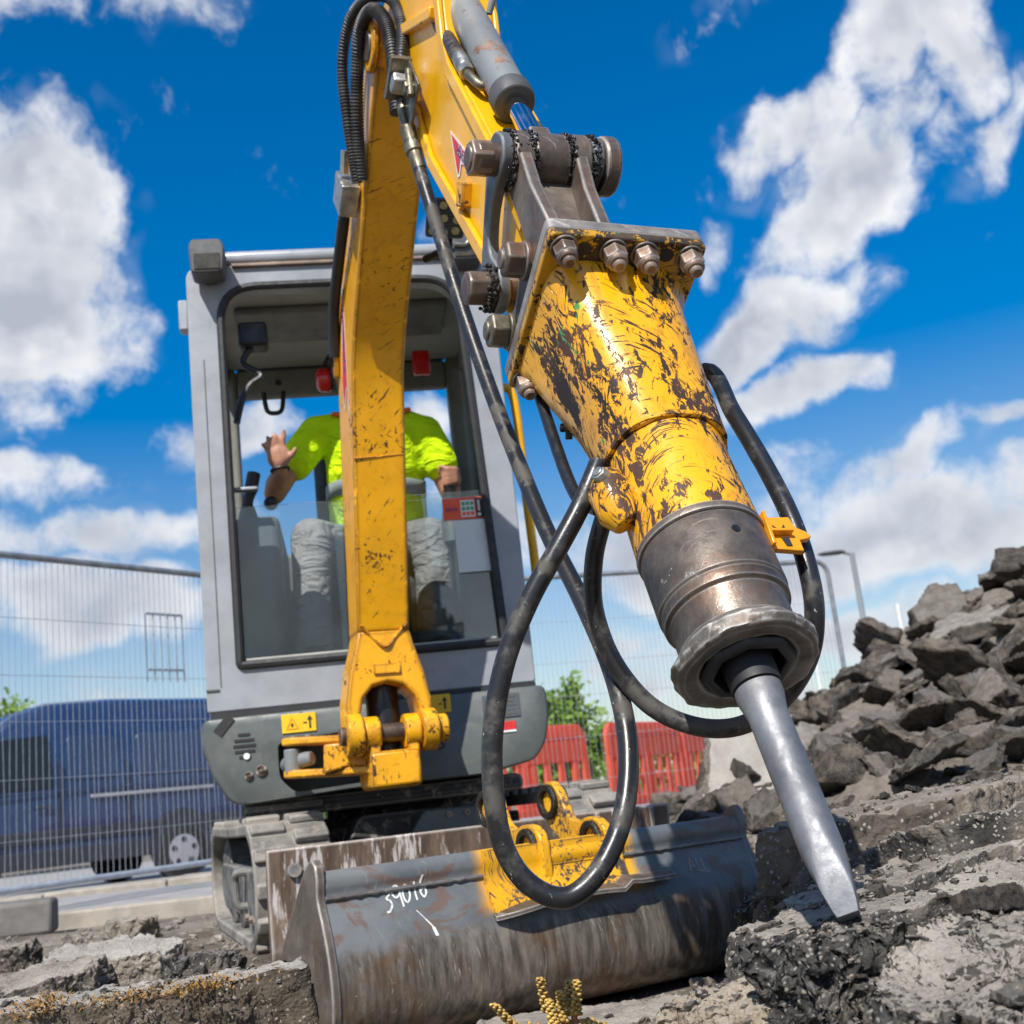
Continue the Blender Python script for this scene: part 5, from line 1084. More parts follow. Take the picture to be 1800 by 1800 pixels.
# head gear
m = MB(UPL); m.sphere((HH, .545, 2.075), .094, 12, (.9, 1.1, .75)); m.build('hair', M['hair'], per)
for sx in (-1, 1):
    m = MB(UPL); m.tube([(HH + sx * .075, .54, 2.025), (HH + sx * .088, .54, 2.025), (HH + sx * .120, .54, 2.025), (HH + sx * .132, .54, 2.025)], [.040, .048, .044, .026], 20); e_ = m.build('ear_defender', M['red'], per, bevel=.004)
    m = MB(UPL); m.ring((HH + sx * .068, .54, 2.025), (HH + sx * .080, .54, 2.025), .042, .018, 18); m.build('ear_cushion', M['black'], e_)
    m = MB(UPL); m.sphere((HH + sx * .03, .448, 2.035), .013, 6); m.build('eye', M['white'], per)
m = MB(UPL); m.tube([(HH + .105 * math.cos(a), .54, 2.035 + .125 * math.sin(a)) for a in np.linspace(.05, math.pi - .05, 18)], .007, 8); m.build('head_band', M['black'], per)
m = MB(UPL); m.tube([(-.292 + .031 * math.cos(a), .358 + .031 * math.sin(a), 1.603 + .004 * math.cos(a)) for a in np.linspace(0, 6.283, 17)], .006, 6, cap=False); m.build('wrist_band', M['black'], per)
m = MB(UPL); m.tube([(HH - .021, .458, 1.968), (HH + .021, .458, 1.968)], .005, 6); m.build('mouth', M['skin'], per)

# ------------------------------------------------------------------ hydraulic breaker
brk = thing('hydraulic_breaker', 'worn yellow hydraulic breaker with its steel chisel pressed into the asphalt', 'breaker', TIP)
def circ(r, z, n=40, wob=0., seed=0): 
    g_ = random.Random(seed); a0 = [g_.uniform(0, 6.28) for _ in range(4)]
    return [((r + wob * (math.sin(3 * t + a0[0]) + .6 * math.sin(7 * t + a0[1]) + .4 * math.sin(13 * t + a0[2]) + .35 * math.sin(23 * t + a0[3]))) * math.cos(t), (r + wob * (math.sin(3 * t + a0[0]) + .6 * math.sin(7 * t + a0[1]) + .4 * math.sin(13 * t + a0[2]) + .35 * math.sin(23 * t + a0[3]))) * math.sin(t), z) for t in (2 * math.pi * j / n for j in range(n))]
# chisel with its dressed point
m = MB(BRK); rg_ = []
for z in (-.004, .006, .03, .055, .078, .095, .11, .16, .22, .268, .280, .292, .3005, .306, .3065, .345):
    r = .026 if z < .27 else (.026 + (z - .268) * .2 if z < .3 else (.0315 if z < .3062 else .0235)); q = []
    for j in range(40):
        t = 2 * math.pi * j / 40; x, y = r * math.cos(t), r * math.sin(t)
        if z < .11:                                  # two dressed flats and a rounded heel
            k = max(0., (z + .006) / .105); lim = .0075 + .020 * k ** .7; a = math.radians(-35); c, s = math.cos(a), math.sin(a)
            u_, v_ = x * c + y * s, -x * s + y * c; v_ = max(-lim, min(lim, v_)); w2 = .0115 + .0148 * min(1, k * 1.25) ** .8; u_ = max(-w2, min(w2, u_)); x, y = u_ * c - v_ * s, u_ * s + v_ * c
        q.append((x, y, z))
    rg_.append(q)
m.loft(rg_); m.build('chisel', M['chisel'], brk, smooth=30)
m = MB(BRK); m.lathe([(.0335, .309), (.0345, .330), (.0345, .40), (.02, .40)], 36); m.build('tool_bush', M['black'], brk)
m = MB(BRK); m.loft([[(r * math.cos(2 * math.pi * (j + .5) / 8), r * math.sin(2 * math.pi * (j + .5) / 8), z) for j in range(8)] for r, z in ((.050, .336), (.062, .336), (.068, .346), (.050, .372))], closed=True); m.build('dust_seal', M['black'], brk, bevel=.003)
m = MB(BRK); m.lathe([(.030, .372), (.056, .372), (.056, .376), (.03, .376)], 24); m.build('seal_gap', M['seal'], brk)
m = MB(BRK); m.loft([circ(.058, .352, 96, .001), circ(.068, .343, 96, .001), circ(.088, .341, 96, .0014, 1), circ(.0965, .345, 96, .0022, 1), circ(.1000, .354, 96, .0026, 2), circ(.0985, .363, 96, .0024, 4), circ(.091, .371, 96, .0014, 3), circ(.084, .380, 96), circ(.058, .38, 96)], closed=True)
m.build('wear_foot', M['steel_foot'], brk, smooth=50)
m = MB(BRK); m.lathe([(.060, .374), (.082, .374), (.082, .420), (.0835, .426), (.0895, .430), (.0905, .438), (.0895, .447), (.0925, .450), (.0930, .540), (.091, .545), (.06, .545)], 64)
sl2 = m.build('front_sleeve', M['steel_sleeve'], brk, smooth=30)
m = MB(BRK); a = R_(-88); m.cyl((.0925 * math.cos(a), .0925 * math.sin(a), .507), (.0942 * math.cos(a), .0942 * math.sin(a), .507), .0062, n=16); m.build('grease_hole', M['black_paint'], sl2)
m = MB(BRK); m.lathe([(.05, .545), (.0905, .545), (.0950, .548), (.0955, .555), (.094, .560), (.05, .56)], 64); m.build('sleeve_gasket', M['steel_dark'], brk, smooth=40)
m = MB(BRK); m.lathe([(.06, .558), (.0930, .558), (.0935, .565), (.0915, .64), (.0915, .735), (.06, .735)], 64); m.build('lower_housing', M['breaker_low'], brk, smooth=40)
m = MB(BRK); m.tube([(.0945 * math.cos(t), .0945 * math.sin(t), .742 + .002 * math.sin(9 * t)) for t in np.linspace(0, 2 * math.pi, 60)], .0055, 8, cap=False); m.build('weld_ring', M['breaker_low'], brk)
# main housing: round at the bottom, squared off towards the bracket plate
def hous(z, hx0, hx1, hy0, hy1, r, n=6):
    c = [(hx0, hy0), (hx1, hy0), (hx1, hy1), (hx0, hy1)]; return [(x, y, z) for x, y in round_poly(c, r, n)]
rg_ = []
for z in (.738, .745, .80, .86, .92, .98, 1.03, 1.052, 1.062):
    k = max(0, (z - .745) / .31); e = .008 if z > 1.05 else (.003 if z > 1.03 else 0)
    hl = -(.0935 + .047 * k) - e; hr = .0935 + .010 * k + e; hf = -(.0935 + .036 * k) - e; hb = .0935 + .025 * k
    r1 = .0935 * .92 - .022 * k; rg_.append(hous(z, hl, hr, hf, hb, [max(.05, .115 - .05 * k), max(.06, .125 - .02 * k), max(.04, .115 - .06 * k), max(.03, .12 - .085 * k)]))
m = MB(BRK); m.loft(rg_); m.build('housing', M['breaker'], brk, smooth=42)
# plates on top
PX0, PX1, PY0, PY1 = -.160, .112, -.185, .135
pl = round_poly([(PX0, PY0), (PX1, PY0), (PX1, PY1), (PX0, PY1)], .014, 4)
m = MB(BRK); m.prism(pl, 1.060, 1.078, lambda a, b, c: (a, b, c)); m.build('mounting_flange', M['flange'], brk, bevel=.003)
m = MB(BRK); m.prism(pl, 1.0795, 1.106, lambda a, b, c: (a, b, c)); bp_ = m.build('bracket_plate', M['plate'], brk, bevel=.005)
m = MB(BRK)
for k in range(4): m.box(PX0 + .125 + .036 * k, PX0 + .157 + .036 * k, PY0 + .004, PY0 + .03, 1.104, 1.1105)
m.build('weld_pad', M['plate'], bp_, bevel=.003)
def bolt(x, y, mt='nut', r=.0205):
    g_ = rnd.uniform(0, 1); ax = V3((0, 0, -1))
    m = MB(BRK); m.cyl((x, y, 1.0598), (x, y, 1.0555), .0235, n=24); b_ = m.build('washer', M['nut_dark'], brk, bevel=.001)
    m = MB(BRK); ang = [2 * math.pi * j / 6 + g_ for j in range(6)]
    m.loft([[(x + q * math.cos(t), y + q * math.sin(t), z) for t in ang] for q, z in ((r, 1.0552), (r, 1.034), (r * .9, 1.031))]); m.lathe([(r * .84, 1.033), (r * .84, 1.026), (r * .70, 1.022)], 20, (x, y, 0)); m.build('nut', M[mt], brk, bevel=.0012)
    m = MB(BRK); m.lathe([(.0115, 1.03), (.0115, 1.016), (.009, 1.013)], 16, (x, y, 0)); m.build('stud_end', M[mt], brk)
for x, y, mt in ((-.132, -.160, 'nut_dark'), (-.048, -.160, 'nut'), (.006, -.160, 'nut'), (.086, -.160, 'nut'), (-.133, .112, 'nut'), (.086, .112, 'nut')): bolt(x, y, mt)
for x in (-.098, .046):
    m = MB(BRK); m.cyl((x, -.160, 1.0602), (x, -.160, 1.0592), .0125, n=20); m.build('spare_hole', M['seal'], brk)
# bracket: two webs up to the link pin with a plate between
def web(b0, b1, t0, t1, th, nm, mat):
    """plate between a bottom edge (b0,b1) and a top edge (t0,t1), thickness vector th"""
    m = MB(); b0, b1, t0, t1, th = map(V3, (b0, b1, t0, t1, th)); mid0, mid1 = b0.lerp(t0, .55) + (b1 - b0) * .10, b1.lerp(t1, .55) - (b1 - b0) * .06
    m.loft([[b0 - th, b1 - th, b1 + th, b0 + th], [mid0 - th, mid1 - th, mid1 + th, mid0 + th], [t0 - th, t1 - th, t1 + th, t0 + th]]); return m.build(nm, mat, brk, bevel=.004)
tpz = Vector((TP[0], 0, TP[1]))
for xb0, lt in ((-.140, -.056), (-.052, .052)):
    web(BRK(xb0, -.176, 1.104), BRK(xb0, -.075, 1.104), ARM(TP[0] + .040, lt, TP[1] + .01), ARM(TP[0] - .046, lt, TP[1] - .02), nv_ * .0115, 'bracket_web', M['steel_dark'])
    m = MB(ARM); m.cyl((TP[0], lt - .019, TP[1]), (TP[0], lt + .019, TP[1]), .0525, n=32); m.build('pin_boss', M['steel_dark'], brk, bevel=.005)
web(BRK(-.130, -.105, 1.104), BRK(-.130, -.090, 1.104), ARM(TP[0] + .01, -.048, TP[1] - .06), ARM(TP[0] + .0, -.048, TP[1] - .065), (0, 0, 0.0001), 'web_brace', M['steel_dark']) if False else None
m = MB(); q = [BRK(-.132, -.120, 1.104), BRK(-.060, -.120, 1.104), ARM(TP[0] + .012, .045, TP[1] - .045), ARM(TP[0] + .012, -.05, TP[1] - .045)]; bk = yb * .014
m.loft([[p for p in q], [p + bk for p in q]]); m.build('web_panel', M['steel_dark'], brk, bevel=.003)
for x in (-.138, .052):
    m = MB(BRK); m.prism(round_poly([(-.105, 1.104), (.125, 1.104), (.122, 1.15), (.085, 1.186), (.03, 1.165), (-.03, 1.196), (-.085, 1.198), (-.108, 1.15)], .025, 4), x - .010, x + .010, lambda a, b, c: (c, a, b)); m.build('bracket_ear', M['steel_link'], brk, bevel=.004)
for (y, z, mt) in ((-.060, 1.165, 'nut_dark'), (.078, 1.148, 'brass')):
    m = MB(BRK); m.cyl((-.150, y, z), (.07, y, z), .024, n=20); m.build('bracket_pin', M['steel_link'], brk, bevel=.003)
    m = MB(BRK); m.tube([(-.148, y, z), (-.158, y, z)], .034, 24); m.tube([(-.158, y, z), (-.188, y, z), (-.192, y, z)], [.032, .032, .026], 6); m.cyl((-.19, y, z), (-.1975, y, z), .017, n=16); m.build('bracket_nut', M[mt], brk, bevel=.0025)
# lug with bolt on the left of the sleeve, hydraulic ports
m = MB(BRK); m.tube([(-.075, .01, .66), (-.112, -.004, .652), (-.128, -.01, .648)], [.034, .034, .028], 20); m.tube([(-.10, .0, .60), (-.11, -.002, .62), (-.112, -.004, .66), (-.106, 0, .70)], [.020, .030, .034, .020], 20); lg = m.build('port_lug', M['breaker_low'], brk, bevel=.004)
m = MB(BRK); m.hexnut((-.124, -.024, .668), (-.75, -.6, .25), .0125, .018); m.cyl((-.115, -.016, .666), (-.14, -.037, .673), .008, n=12); m.build('lug_bolt', M['zinc'], lg, bevel=.001)
m = MB(); m.tube(smooth_path([at(938, 662, 2.13), at(955, 715, 2.07), at(978, 785, 1.99), at(1000, 845, 1.92), at(1020, 880, 1.87), at(1052, 897, 1.82)], 7), .0105, 14); tb_ = m.build('steel_feed_line', M['black_paint'], brk)
m = MB(); m.tube([at(985, 752, 2.0), at(1022, 752, 1.99)], .008, 8); m.obox((at(1000, 752, 1.995)), RTV * .006, UPV * .020, FW * .008); m.build('line_clip', M['black_paint'], tb_, bevel=.002)
# hose clamp on the right of the seam
cp = at(1378, 940, 1.70); cz = (zb * .96 + xb * .0).normalized(); CL = frame(cp, xb, yb, zb)
prof = [(-.034, -.012), (-.030, .030), (.018, .032), (.021, .012), (.036, .003), (.040, -.006), (.034, -.010), (.019, -.013), (.018, -.034), (-.030, -.030)]
m = MB(CL); m.prism([(a, b) for a, b in prof], -.004, .006, lambda a, b, c: (a, c, b)); m.prism([(-.036, -.032), (-.030, .032), (-.026, .032), (-.030, -.032)], -.018, .008, lambda a, b, c: (a, c, b)); m.box(-.03, .008, -.016, -.004, -.006, -.001); cl = m.build('hose_clamp', M['clampY'], brk, bevel=.0015)
m = MB(CL); m.prism([(-.016, .014), (-.006, .004), (.003, .016), (.003, -.004), (-.012, -.004)], -.0055, -.0042, lambda a, b, c: (a, c, b)); m.prism([(-.010, -.010), (.002, -.010), (.002, -.026), (-.007, -.026)], -.0055, -.0042, lambda a, b, c: (a, c, b)); m.build('clamp_window', M['seal'], cl, smooth=0)
m = MB(CL); m.tube([(-.075, .02, .0), (-.03, .006, 0)], .009, 10); m.build('clamp_stem', M['clampY'], cl)

# ------------------------------------------------------------------ breaker hoses
def hose(path, r, name='hydraulic_hose', k=8, n=16, pre=()):
    m = MB(); m.tube(smooth_path(list(pre) + [at(*p) for p in path], k), r, n); return m.build(name, M['hose'], brk)
h1 = hose([(738, 300, 2.70), (775, 420, 2.60), (812, 540, 2.50), (860, 680, 2.38), (910, 810, 2.25), (962, 935, 2.12), (1022, 1055, 2.0), (1076, 1180, 1.88), (1103, 1300, 1.80), (1098, 1420, 1.74), (1060, 1520, 1.70), (1000, 1577, 1.68), (935, 1558, 1.68), (888, 1495, 1.69), (868, 1400, 1.70), (867, 1280, 1.72), (889, 1160, 1.74), (932, 1052, 1.76), (982, 962, 1.78), (1018, 895, 1.80), (1040, 845, 1.815), (1052, 815, 1.83)], .0155)
h2 = hose([(1240, 652, 2.08), (1290, 728, 1.94), (1345, 820, 1.84), (1390, 910, 1.76), (1420, 1000, 1.71), (1432, 1080, 1.69), (1420, 1160, 1.70), (1372, 1233, 1.74), (1300, 1276, 1.78), (1220, 1276, 1.80), (1140, 1238, 1.82), (1077, 1160, 1.84), (1045, 1070, 1.85), (1044, 985, 1.84), (1060, 915, 1.82), (1078, 862, 1.81)], .0145, pre=[BRK(.0, .08, .99), BRK(.07, .105, .955)])
# swaged fittings between the stick bracket and the hose
m = MB()
fa = [at(706, 178, 2.76), at(711, 205, 2.745), at(716, 222, 2.735), at(716.5, 224, 2.734), at(721, 242, 2.728), at(724, 252, 2.722), at(724.5, 254, 2.721), at(729, 268, 2.714), at(729.5, 270, 2.713), at(738, 298, 2.70)]
m.tube(fa, [.013, .0135, .0135, .018, .0185, .0165, .0205, .0205, .0165, .0160], 16); m.build('hose_ferrule', M['brass'], h1)

# ------------------------------------------------------------------ ditching bucket lying in front of the tracks
BLp, BRp = at(560, 1540, 2.5), at(1275, 1440, 3.05)
bxv = BRp - BLp; bxv.z = 0; BW = bxv.length; bxv.normalize(); BW += .022; byv = Vector((-bxv.y, bxv.x, 0)); BK0 = Vector((BLp.x, BLp.y, 0))
BKT = frame(BK0, bxv, byv, ZV)
bkt = thing('ditching_bucket', 'wide worn grey ditching bucket with yellow ears lying in front of the tracks', 'bucket', BKT(BW / 2, .1, -.106))
outp = smooth_path([(.012, .262, 0), (-.010, .262, 0), (-.024, .250, 0), (-.027, .232, 0), (-.024, .214, 0), (-.029, .192, 0), (-.052, .140, 0), (-.070, .075, 0), (-.074, .010, 0), (-.060, -.045, 0), (-.022, -.085, 0), (.05, -.103, 0), (.22, -.106, 0), (.44, -.106, 0)], 5)
outp = [(p.x, p.y) for p in outp]
def off(prof, t):
    o = []
    for i, p in enumerate(prof):
        a, b = prof[max(i - 1, 0)], prof[min(i + 1, len(prof) - 1)]; d = Vector((b[0] - a[0], b[1] - a[1])).normalized(); o.append((p[0] - d.y * t, p[1] + d.x * t))
    return o
inp = off(outp, .012)
m = MB(BKT); NX = 36; n0 = len(outp); sec = outp + inp[::-1]
m.loft([[(BW * i / NX, y, z) for y, z in sec] for i in range(NX + 1)]); wr = m.build('bucket_shell', M['bucket'], bkt, smooth=30)
ep = [(.012, .285), (-.006, .289), (-.022, .275), (-.029, .25)] + outp[18:] + [(.44, -.08), (.24, .08), (.05, .262)]
for x0, x1 in ((-.018, .002), (BW - .002, BW + .018)):
    m = MB(BKT); m.prism(ep, x0, x1, lambda a, b, c: (c, a - (.004 if c > .5 or True else 0), b)); m.build('end_plate', M['bucket_end'] if x0 < 0 else M['bucket'], bkt, bevel=.004)
m = MB(BKT); m.tube([(BW * i / 90, -.0275 + .0012 * math.sin(i * 1.9), .2075 + .001 * math.sin(i * 2.7)) for i in range(91)], [.0052 + .0008 * math.sin(i * 2.3) for i in range(91)], 8); m.build('weld_bead', M['weld'], bkt)
m = MB(BKT); m.box(0, BW, .43, .50, -.108, -.09); m.build('cutting_edge', M['bucket_end'], bkt, bevel=.004)
# point on the shell at height z (outside face)
def shell_y(z):
    for (y0, z0), (y1, z1) in zip(outp[6:], outp[7:]):
        if z1 <= z <= z0: return y0 + (y1 - y0) * (z0 - z) / max(1e-6, z0 - z1)
    return -.05
# yellow saddle plate over the shell, with ears
zs = [.268, .262, .250, .235, .22, .205, .19, .17, .15, .140]
def sad(x, z, t): return (x, shell_y(min(z, .258)) - t - (.010 if z < .258 else -.01), z)
m = MB(BKT); XS = np.linspace(.372, .745, 16)
def zbot(x): return .128 + .030 * math.sin((x - .372) / .373 * math.pi * .8) * .8 + (.018 if x > .70 else 0)
rg_ = []
for x in XS:
    zz = [.262 - (.262 - zbot(x)) * k / 9 for k in range(10)]
    rg_.append([(x, shell_y(min(z, .25)) - .012, z) for z in zz] + [(x, shell_y(min(z, .25)) - .0015, z) for z in zz[::-1]])
m.loft(rg_); m.build('saddle_plate', M['bucket_yellow'], bkt, smooth=40)
# lower lip of the saddle standing off the shell
m = MB(BKT); lipx = np.linspace(.372, .86, 22)
rg_ = [[(x, shell_y(.14) - .006, zbot(min(x, .745)) + .004 - .02 * max(0, x - .745)), (x, shell_y(.14) - .050 * math.sin(min(1, (x - .372) / .10 + .25) * math.pi / 2) * (1 if x < .76 else max(.55, 1 - (x - .76) * 4)), zbot(min(x, .745)) - .006 - .02 * max(0, x - .745)), (x, shell_y(.14) - .050 * math.sin(min(1, (x - .372) / .10 + .25) * math.pi / 2) * (1 if x < .76 else max(.55, 1 - (x - .76) * 4)), zbot(min(x, .745)) - .016 - .02 * max(0, x - .745)), (x, shell_y(.14) - .004, zbot(min(x, .745)) - .010)] for x in lipx]
m.loft(rg_); m.build('saddle_lip', M['bucket_end'], bkt, smooth=30, bevel=.001)
ear = [(-.040, .145), (-.046, .20), (-.044, .275), (-.012, .300), (.03, .305), (.075, .292), (.115, .305), (.145, .370), (.178, .398), (.215, .395), (.238, .368), (.236, .322), (.205, .285), (.15, .245), (.10, .235), (.02, .22)]
for ex in (.520, .698):
    m = MB(BKT); m.prism(round_poly(ear, .03, 4), ex, ex + .024, lambda a, b, c: (c, a, b)); e_ = m.build('pin_ear', M['bucket_yellow'], bkt, bevel=.003)
    for (y, z) in ((.014, .252), (.195, .347)):
        m = MB(BKT); m.ring((ex - .012, y, z), (ex + .034, y, z), .044, .026, 28); m.build('ear_bush', M['grease'] if y > 0 else M['steel_dark'], e_, bevel=.004)
        m = MB(BKT); m.cyl((ex + .008, y, z), (ex + .012, y, z), .0262, n=20); m.build('bush_bore', M['seal'], e_, smooth=0)
m = MB(BKT); m.prism(round_poly([(-.038, .205), (-.046, .235), (-.028, .258), (.03, .262), (.06, .245), (.05, .23), (-.02, .215)], .015, 4), .544, .698, lambda a, b, c: (c, a, b)); m.build('ear_bridge', M['bucket_yellow'], bkt, bevel=.004)
# painted number, hand brushed: 39016
ST = {'3': [[(.05, .95), (.45, 1.0), (.55, .8), (.25, .58), (.5, .45), (.55, .2), (.3, -.05), (.1, -.08)]], '9': [[(.60, .90), (.35, 1.08), (.05, .95), (.02, .65), (.25, .48), (.52, .60), (.61, .90)], [(.61, .95), (.62, .5), (.66, .0)]], '0': [[(.3, .95), (.08, .65), (.12, .2), (.35, .1), (.58, .4), (.55, .8), (.3, .95)]], '1': [[(.3, .95), (.28, .5), (.3, .05)]], '6': [[(.45, 1.15), (.22, .75), (.15, .3), (.35, .05), (.58, .25), (.5, .5), (.2, .4)]]}
gx_ = .128
for i, ch in enumerate('39016'):
    m = MB(BKT)
    for strk in ST[ch]:
        pts = smooth_path([(a, b, 0) for a, b in strk], 5)
        for p, q in zip(pts, pts[1:]):
            wv = .0019
            x0, z0 = gx_ + p.x * .030, .168 + p.y * .040 + i * .0035; x1, z1 = gx_ + q.x * .030, .168 + q.y * .040 + i * .0035
            dx, dz = x1 - x0, z1 - z0; l_ = max(1e-6, math.hypot(dx, dz)); ox, oz = -dz / l_ * wv, dx / l_ * wv; ex_, ez_ = dx / l_ * wv * .5, dz / l_ * wv * .5
            qd = [(x0 - ex_ + ox, z0 - ez_ + oz), (x0 - ex_ - ox, z0 - ez_ - oz), (x1 + ex_ - ox, z1 + ez_ - oz), (x1 + ex_ + ox, z1 + ez_ + oz)]
            m.loft([[(a, shell_y(b) - .0004, b) for a, b in qd], [(a, shell_y(b) - .0013 , b) for a, b in qd]])
    m.build('painted_digit', M['white'], bkt, smooth=0); gx_ += .0225 if ch != '1' else .0165
# paint runs and splashes
m = MB(BKT); pts = [(.196, .160), (.212, .140), (.226, .122), (.231, .104)]
for (x0, z0), (x1, z1), w_ in zip(pts, pts[1:], (.001, .0018, .0036)):
    m.loft([[(x0 - w_, shell_y(z0) - e, z0), (x0 + w_, shell_y(z0) - e, z0), (x1 + w_, shell_y(z1) - e, z1), (x1 - w_, shell_y(z1) - e, z1)] for e in (.0004, .0010)])
m.build('paint_run', M['white'], bkt, smooth=0)
# cast maker's letters
vs, fs = text_mesh('ALLUps', .046, .0)
lx, lz = .925, .150
m = MB(BKT); nvv = len(vs)
m.add([(lx + v[0] * .80, shell_y(min(.2, lz + v[1])) - .004, lz + v[1] - v[0] * .13) for v in vs] + [(lx + v[0] * .80, shell_y(min(.2, lz + v[1])) + .003, lz + v[1] - v[0] * .13) for v in vs], fs + [tuple(i + nvv for i in reversed(f)) for f in fs])
ed = {}
for f in fs:
    for a_, b_ in zip(f, f[1:] + f[:1]): ed[(a_, b_)] = ed.get((a_, b_), 0) + 1
m.f += [(b_, a_, a_ + nvv, b_ + nvv) for (a_, b_) in ed if (b_, a_) not in ed]
m.build('cast_lettering', M['nut'], bkt, smooth=0)

# ------------------------------------------------------------------ wire fence
def panel(p0, p1, label, z0=.14, h=1.93, dark=False):
    p0, p1 = V3(p0), V3(p1); t = (p1 - p0); Ln = t.length; t.normalize(); fr = frame(p0, t, Vector((-t.y, t.x, 0)), ZV)
    f = thing('fence_panel', label, 'fence', p0, 'wire fence panels')
    r = .021; c = .12
    path = [(0, 0, z0 - .06)] + [(c - c * math.cos(a), 0, z0 + h - c + c * math.sin(a)) for a in np.linspace(0, math.pi / 2, 7)] + [(Ln - c + c * math.sin(a), 0, z0 + h - c + c * math.cos(a)) for a in np.linspace(0, math.pi / 2, 7)] + [(Ln, 0, z0 - .06)]
    m = MB(fr); m.tube(path, r, 10); m.build('frame_tube', M['galv'], f)
    m = MB(fr); m.cyl((0, 0, z0 + .015), (Ln, 0, z0 + .015), .019, n=10); m.build('bottom_rail', M['wire'], f)
    m = MB(fr); n_ = int(Ln / .042)
    for i in range(1, n_):
        x = Ln * i / n_; b = .005 * math.sin(i * 2.3) + rnd.uniform(-.003, .003); xm = x + rnd.uniform(-.012, .012)
        m.tube([(x, 0, z0 + .02), (xm, b, z0 + .35), (x + b, b, z0 + .9), (x, 0, z0 + 1.45), (x, 0, z0 + h)], .0018, 4, cap=False)
    for z in (.28, .62, .95, 1.22, 1.56): m.tube([(0, .004, z0 + z), (Ln * .5, .004, z0 + z - .01), (Ln, .004, z0 + z)], .0023, 4, cap=False)
    m.build('wire_mesh', M['wire'], f, kind='stuff')
    for x in (0, Ln):
        m = MB(fr); m.obox((x, 0, .075), (.11, 0, 0), (0, .30, 0), (0, 0, .075)); o_ = m.build('fence_foot', M['block'], f, bevel=.02)
    return f, fr
fdir = Vector((.82, 1.2, 0)).normalized(); fa_ = Vector((-3.03, 6.86, 0)) - fdir * .55
pA, frA = panel(fa_, fa_ + fdir * 3.45, 'galvanised wire fence panel in front of the blue van')
fd2 = Vector((.955, .29, 0)).normalized(); fb_ = Vector((2.72, 10.5, 0))
panel(fb_ - fd2 * 3.45, fb_, 'galvanised wire fence panel behind the breaker, rounded top corner showing')
# slatted sign frame hung on the left fence
m = MB(frA); sg = thing('barred_frame', 'small grey barred frame hung on the wire fence above the van', 'frame', frA(1.3, .03, 1.3))
sx0 = (gnd(250, 1078, 1.72) - fa_).dot(fdir); c1_, c2_ = .55 + .98, .55 + 1.27
c1_ = .55 + 1.03; c2_ = .55 + 1.33
for k in range(6): m = MB(frA); xx = c1_ + (c2_ - c1_) * k / 5; m.box(xx - .004, xx + .004, .018, .026, 1.33, 1.78); m.build('bar', M['wire'], sg, bevel=.002)
for z in (1.77, 1.40): m = MB(frA); m.box(c1_, c2_, .012, .026, z, z + .016); m.build('rail', M['wire'], sg, bevel=.002)
# loose concrete foot lying by the kerb
m = MB(); q = gnd(28, 1618, .07); m.obox((q.x, q.y, .075), (.17, .02, 0), (-.03, .11, 0), (0, 0, .075)); o = m.build('concrete_block', M['block'], None, bevel=.02); tag(o, 'dark concrete fence foot lying by the kerb at the left edge', 'block')

# ------------------------------------------------------------------ blue van beyond the fence
vd = Vector((-.72, -.69, 0)).normalized(); vs_ = Vector((-vd.y, vd.x, 0)) * -1        # forwards, towards the camera side
if vs_.y > 0: vs_ = -vs_
wheelR = Vector((-4.55, 15.2, -.205)); VAN = frame(wheelR - vs_ * .86, vd, vs_, ZV)       # x forward of the rear axle, y across, z up
van = thing('van', 'dark blue panel van parked behind the wire fence', 'van', VAN(1.5, 0, 0))
def vsec(x, wz, zlo, ztop, tumble=.10): 
    hw = .97 * wz; pts = [(hw * .96, zlo), (hw, zlo + .12), (hw, .72), (hw * .985, 1.05), (hw * (1 - tumble * .45), 1.5), (hw * (1 - tumble), ztop - .16), (hw * (1 - tumble * 1.5), ztop - .05), (hw * .70, ztop)]
    ring = pts + [(-a, b) for a, b in reversed(pts)]; return [(x, a, b) for a, b in ring]
m = MB(VAN); m.loft([vsec(-.98, .93, .42, 2.05), vsec(-.95, .985, .36, 2.16), vsec(-.6, 1, .33, 2.22), vsec(.8, 1, .33, 2.25), vsec(1.55, 1, .33, 2.22), vsec(1.95, .99, .33, 2.10), vsec(2.55, .97, .33, 1.58, .06), vsec(3.05, .96, .33, 1.18, .03), vsec(3.6, .92, .35, 1.02, .02), vsec(3.75, .84, .40, .86, .02)]); vb = m.build('body', M['van'], van, smooth=50, bevel=.01)
m = MB(VAN); m.box(-.97, 3.9, .90, .985, .33, .52); m.box(-.80, 3.2, .972, .992, .60, .74); m.build('side_moulding', M['van_dark'], vb, bevel=.02)
m = MB(VAN); m.box(-.45, 1.15, .965, .990, 1.06, 1.10); m.build('sliding_door_rail', M['alloy'], vb, bevel=.008)
m = MB(VAN); m.prism(round_poly([(-.80, 1.28), (.55, 1.28), (.55, 1.80), (-.72, 1.80)], .10, 4), .935, .957, lambda a, b, c: (a, c - (b - 1.22) * .055, b)); m.build('side_panel', M['van'], vb, bevel=.012)
m = MB(VAN); m.prism(round_poly([(.80, 1.28), (1.42, 1.28), (1.40, 1.80), (.80, 1.80)], .08, 4), .935, .957, lambda a, b, c: (a, c - (b - 1.22) * .055, b)); m.build('side_panel', M['van'], vb, bevel=.012)
m = MB(VAN); m.box(-.9, 3.0, .972, .986, 1.16, 1.19); m.build('body_crease', M['van'], vb, bevel=.006)
m = MB(VAN); m.prism(round_poly([(1.58, 1.20), (2.60, 1.20), (2.20, 1.78), (1.62, 1.82)], .06, 4), .935, .962, lambda a, b, c: (a, c - (b - 1.2) * .06, b)); m.build('door_window', M['van_glass'], vb, bevel=.004)
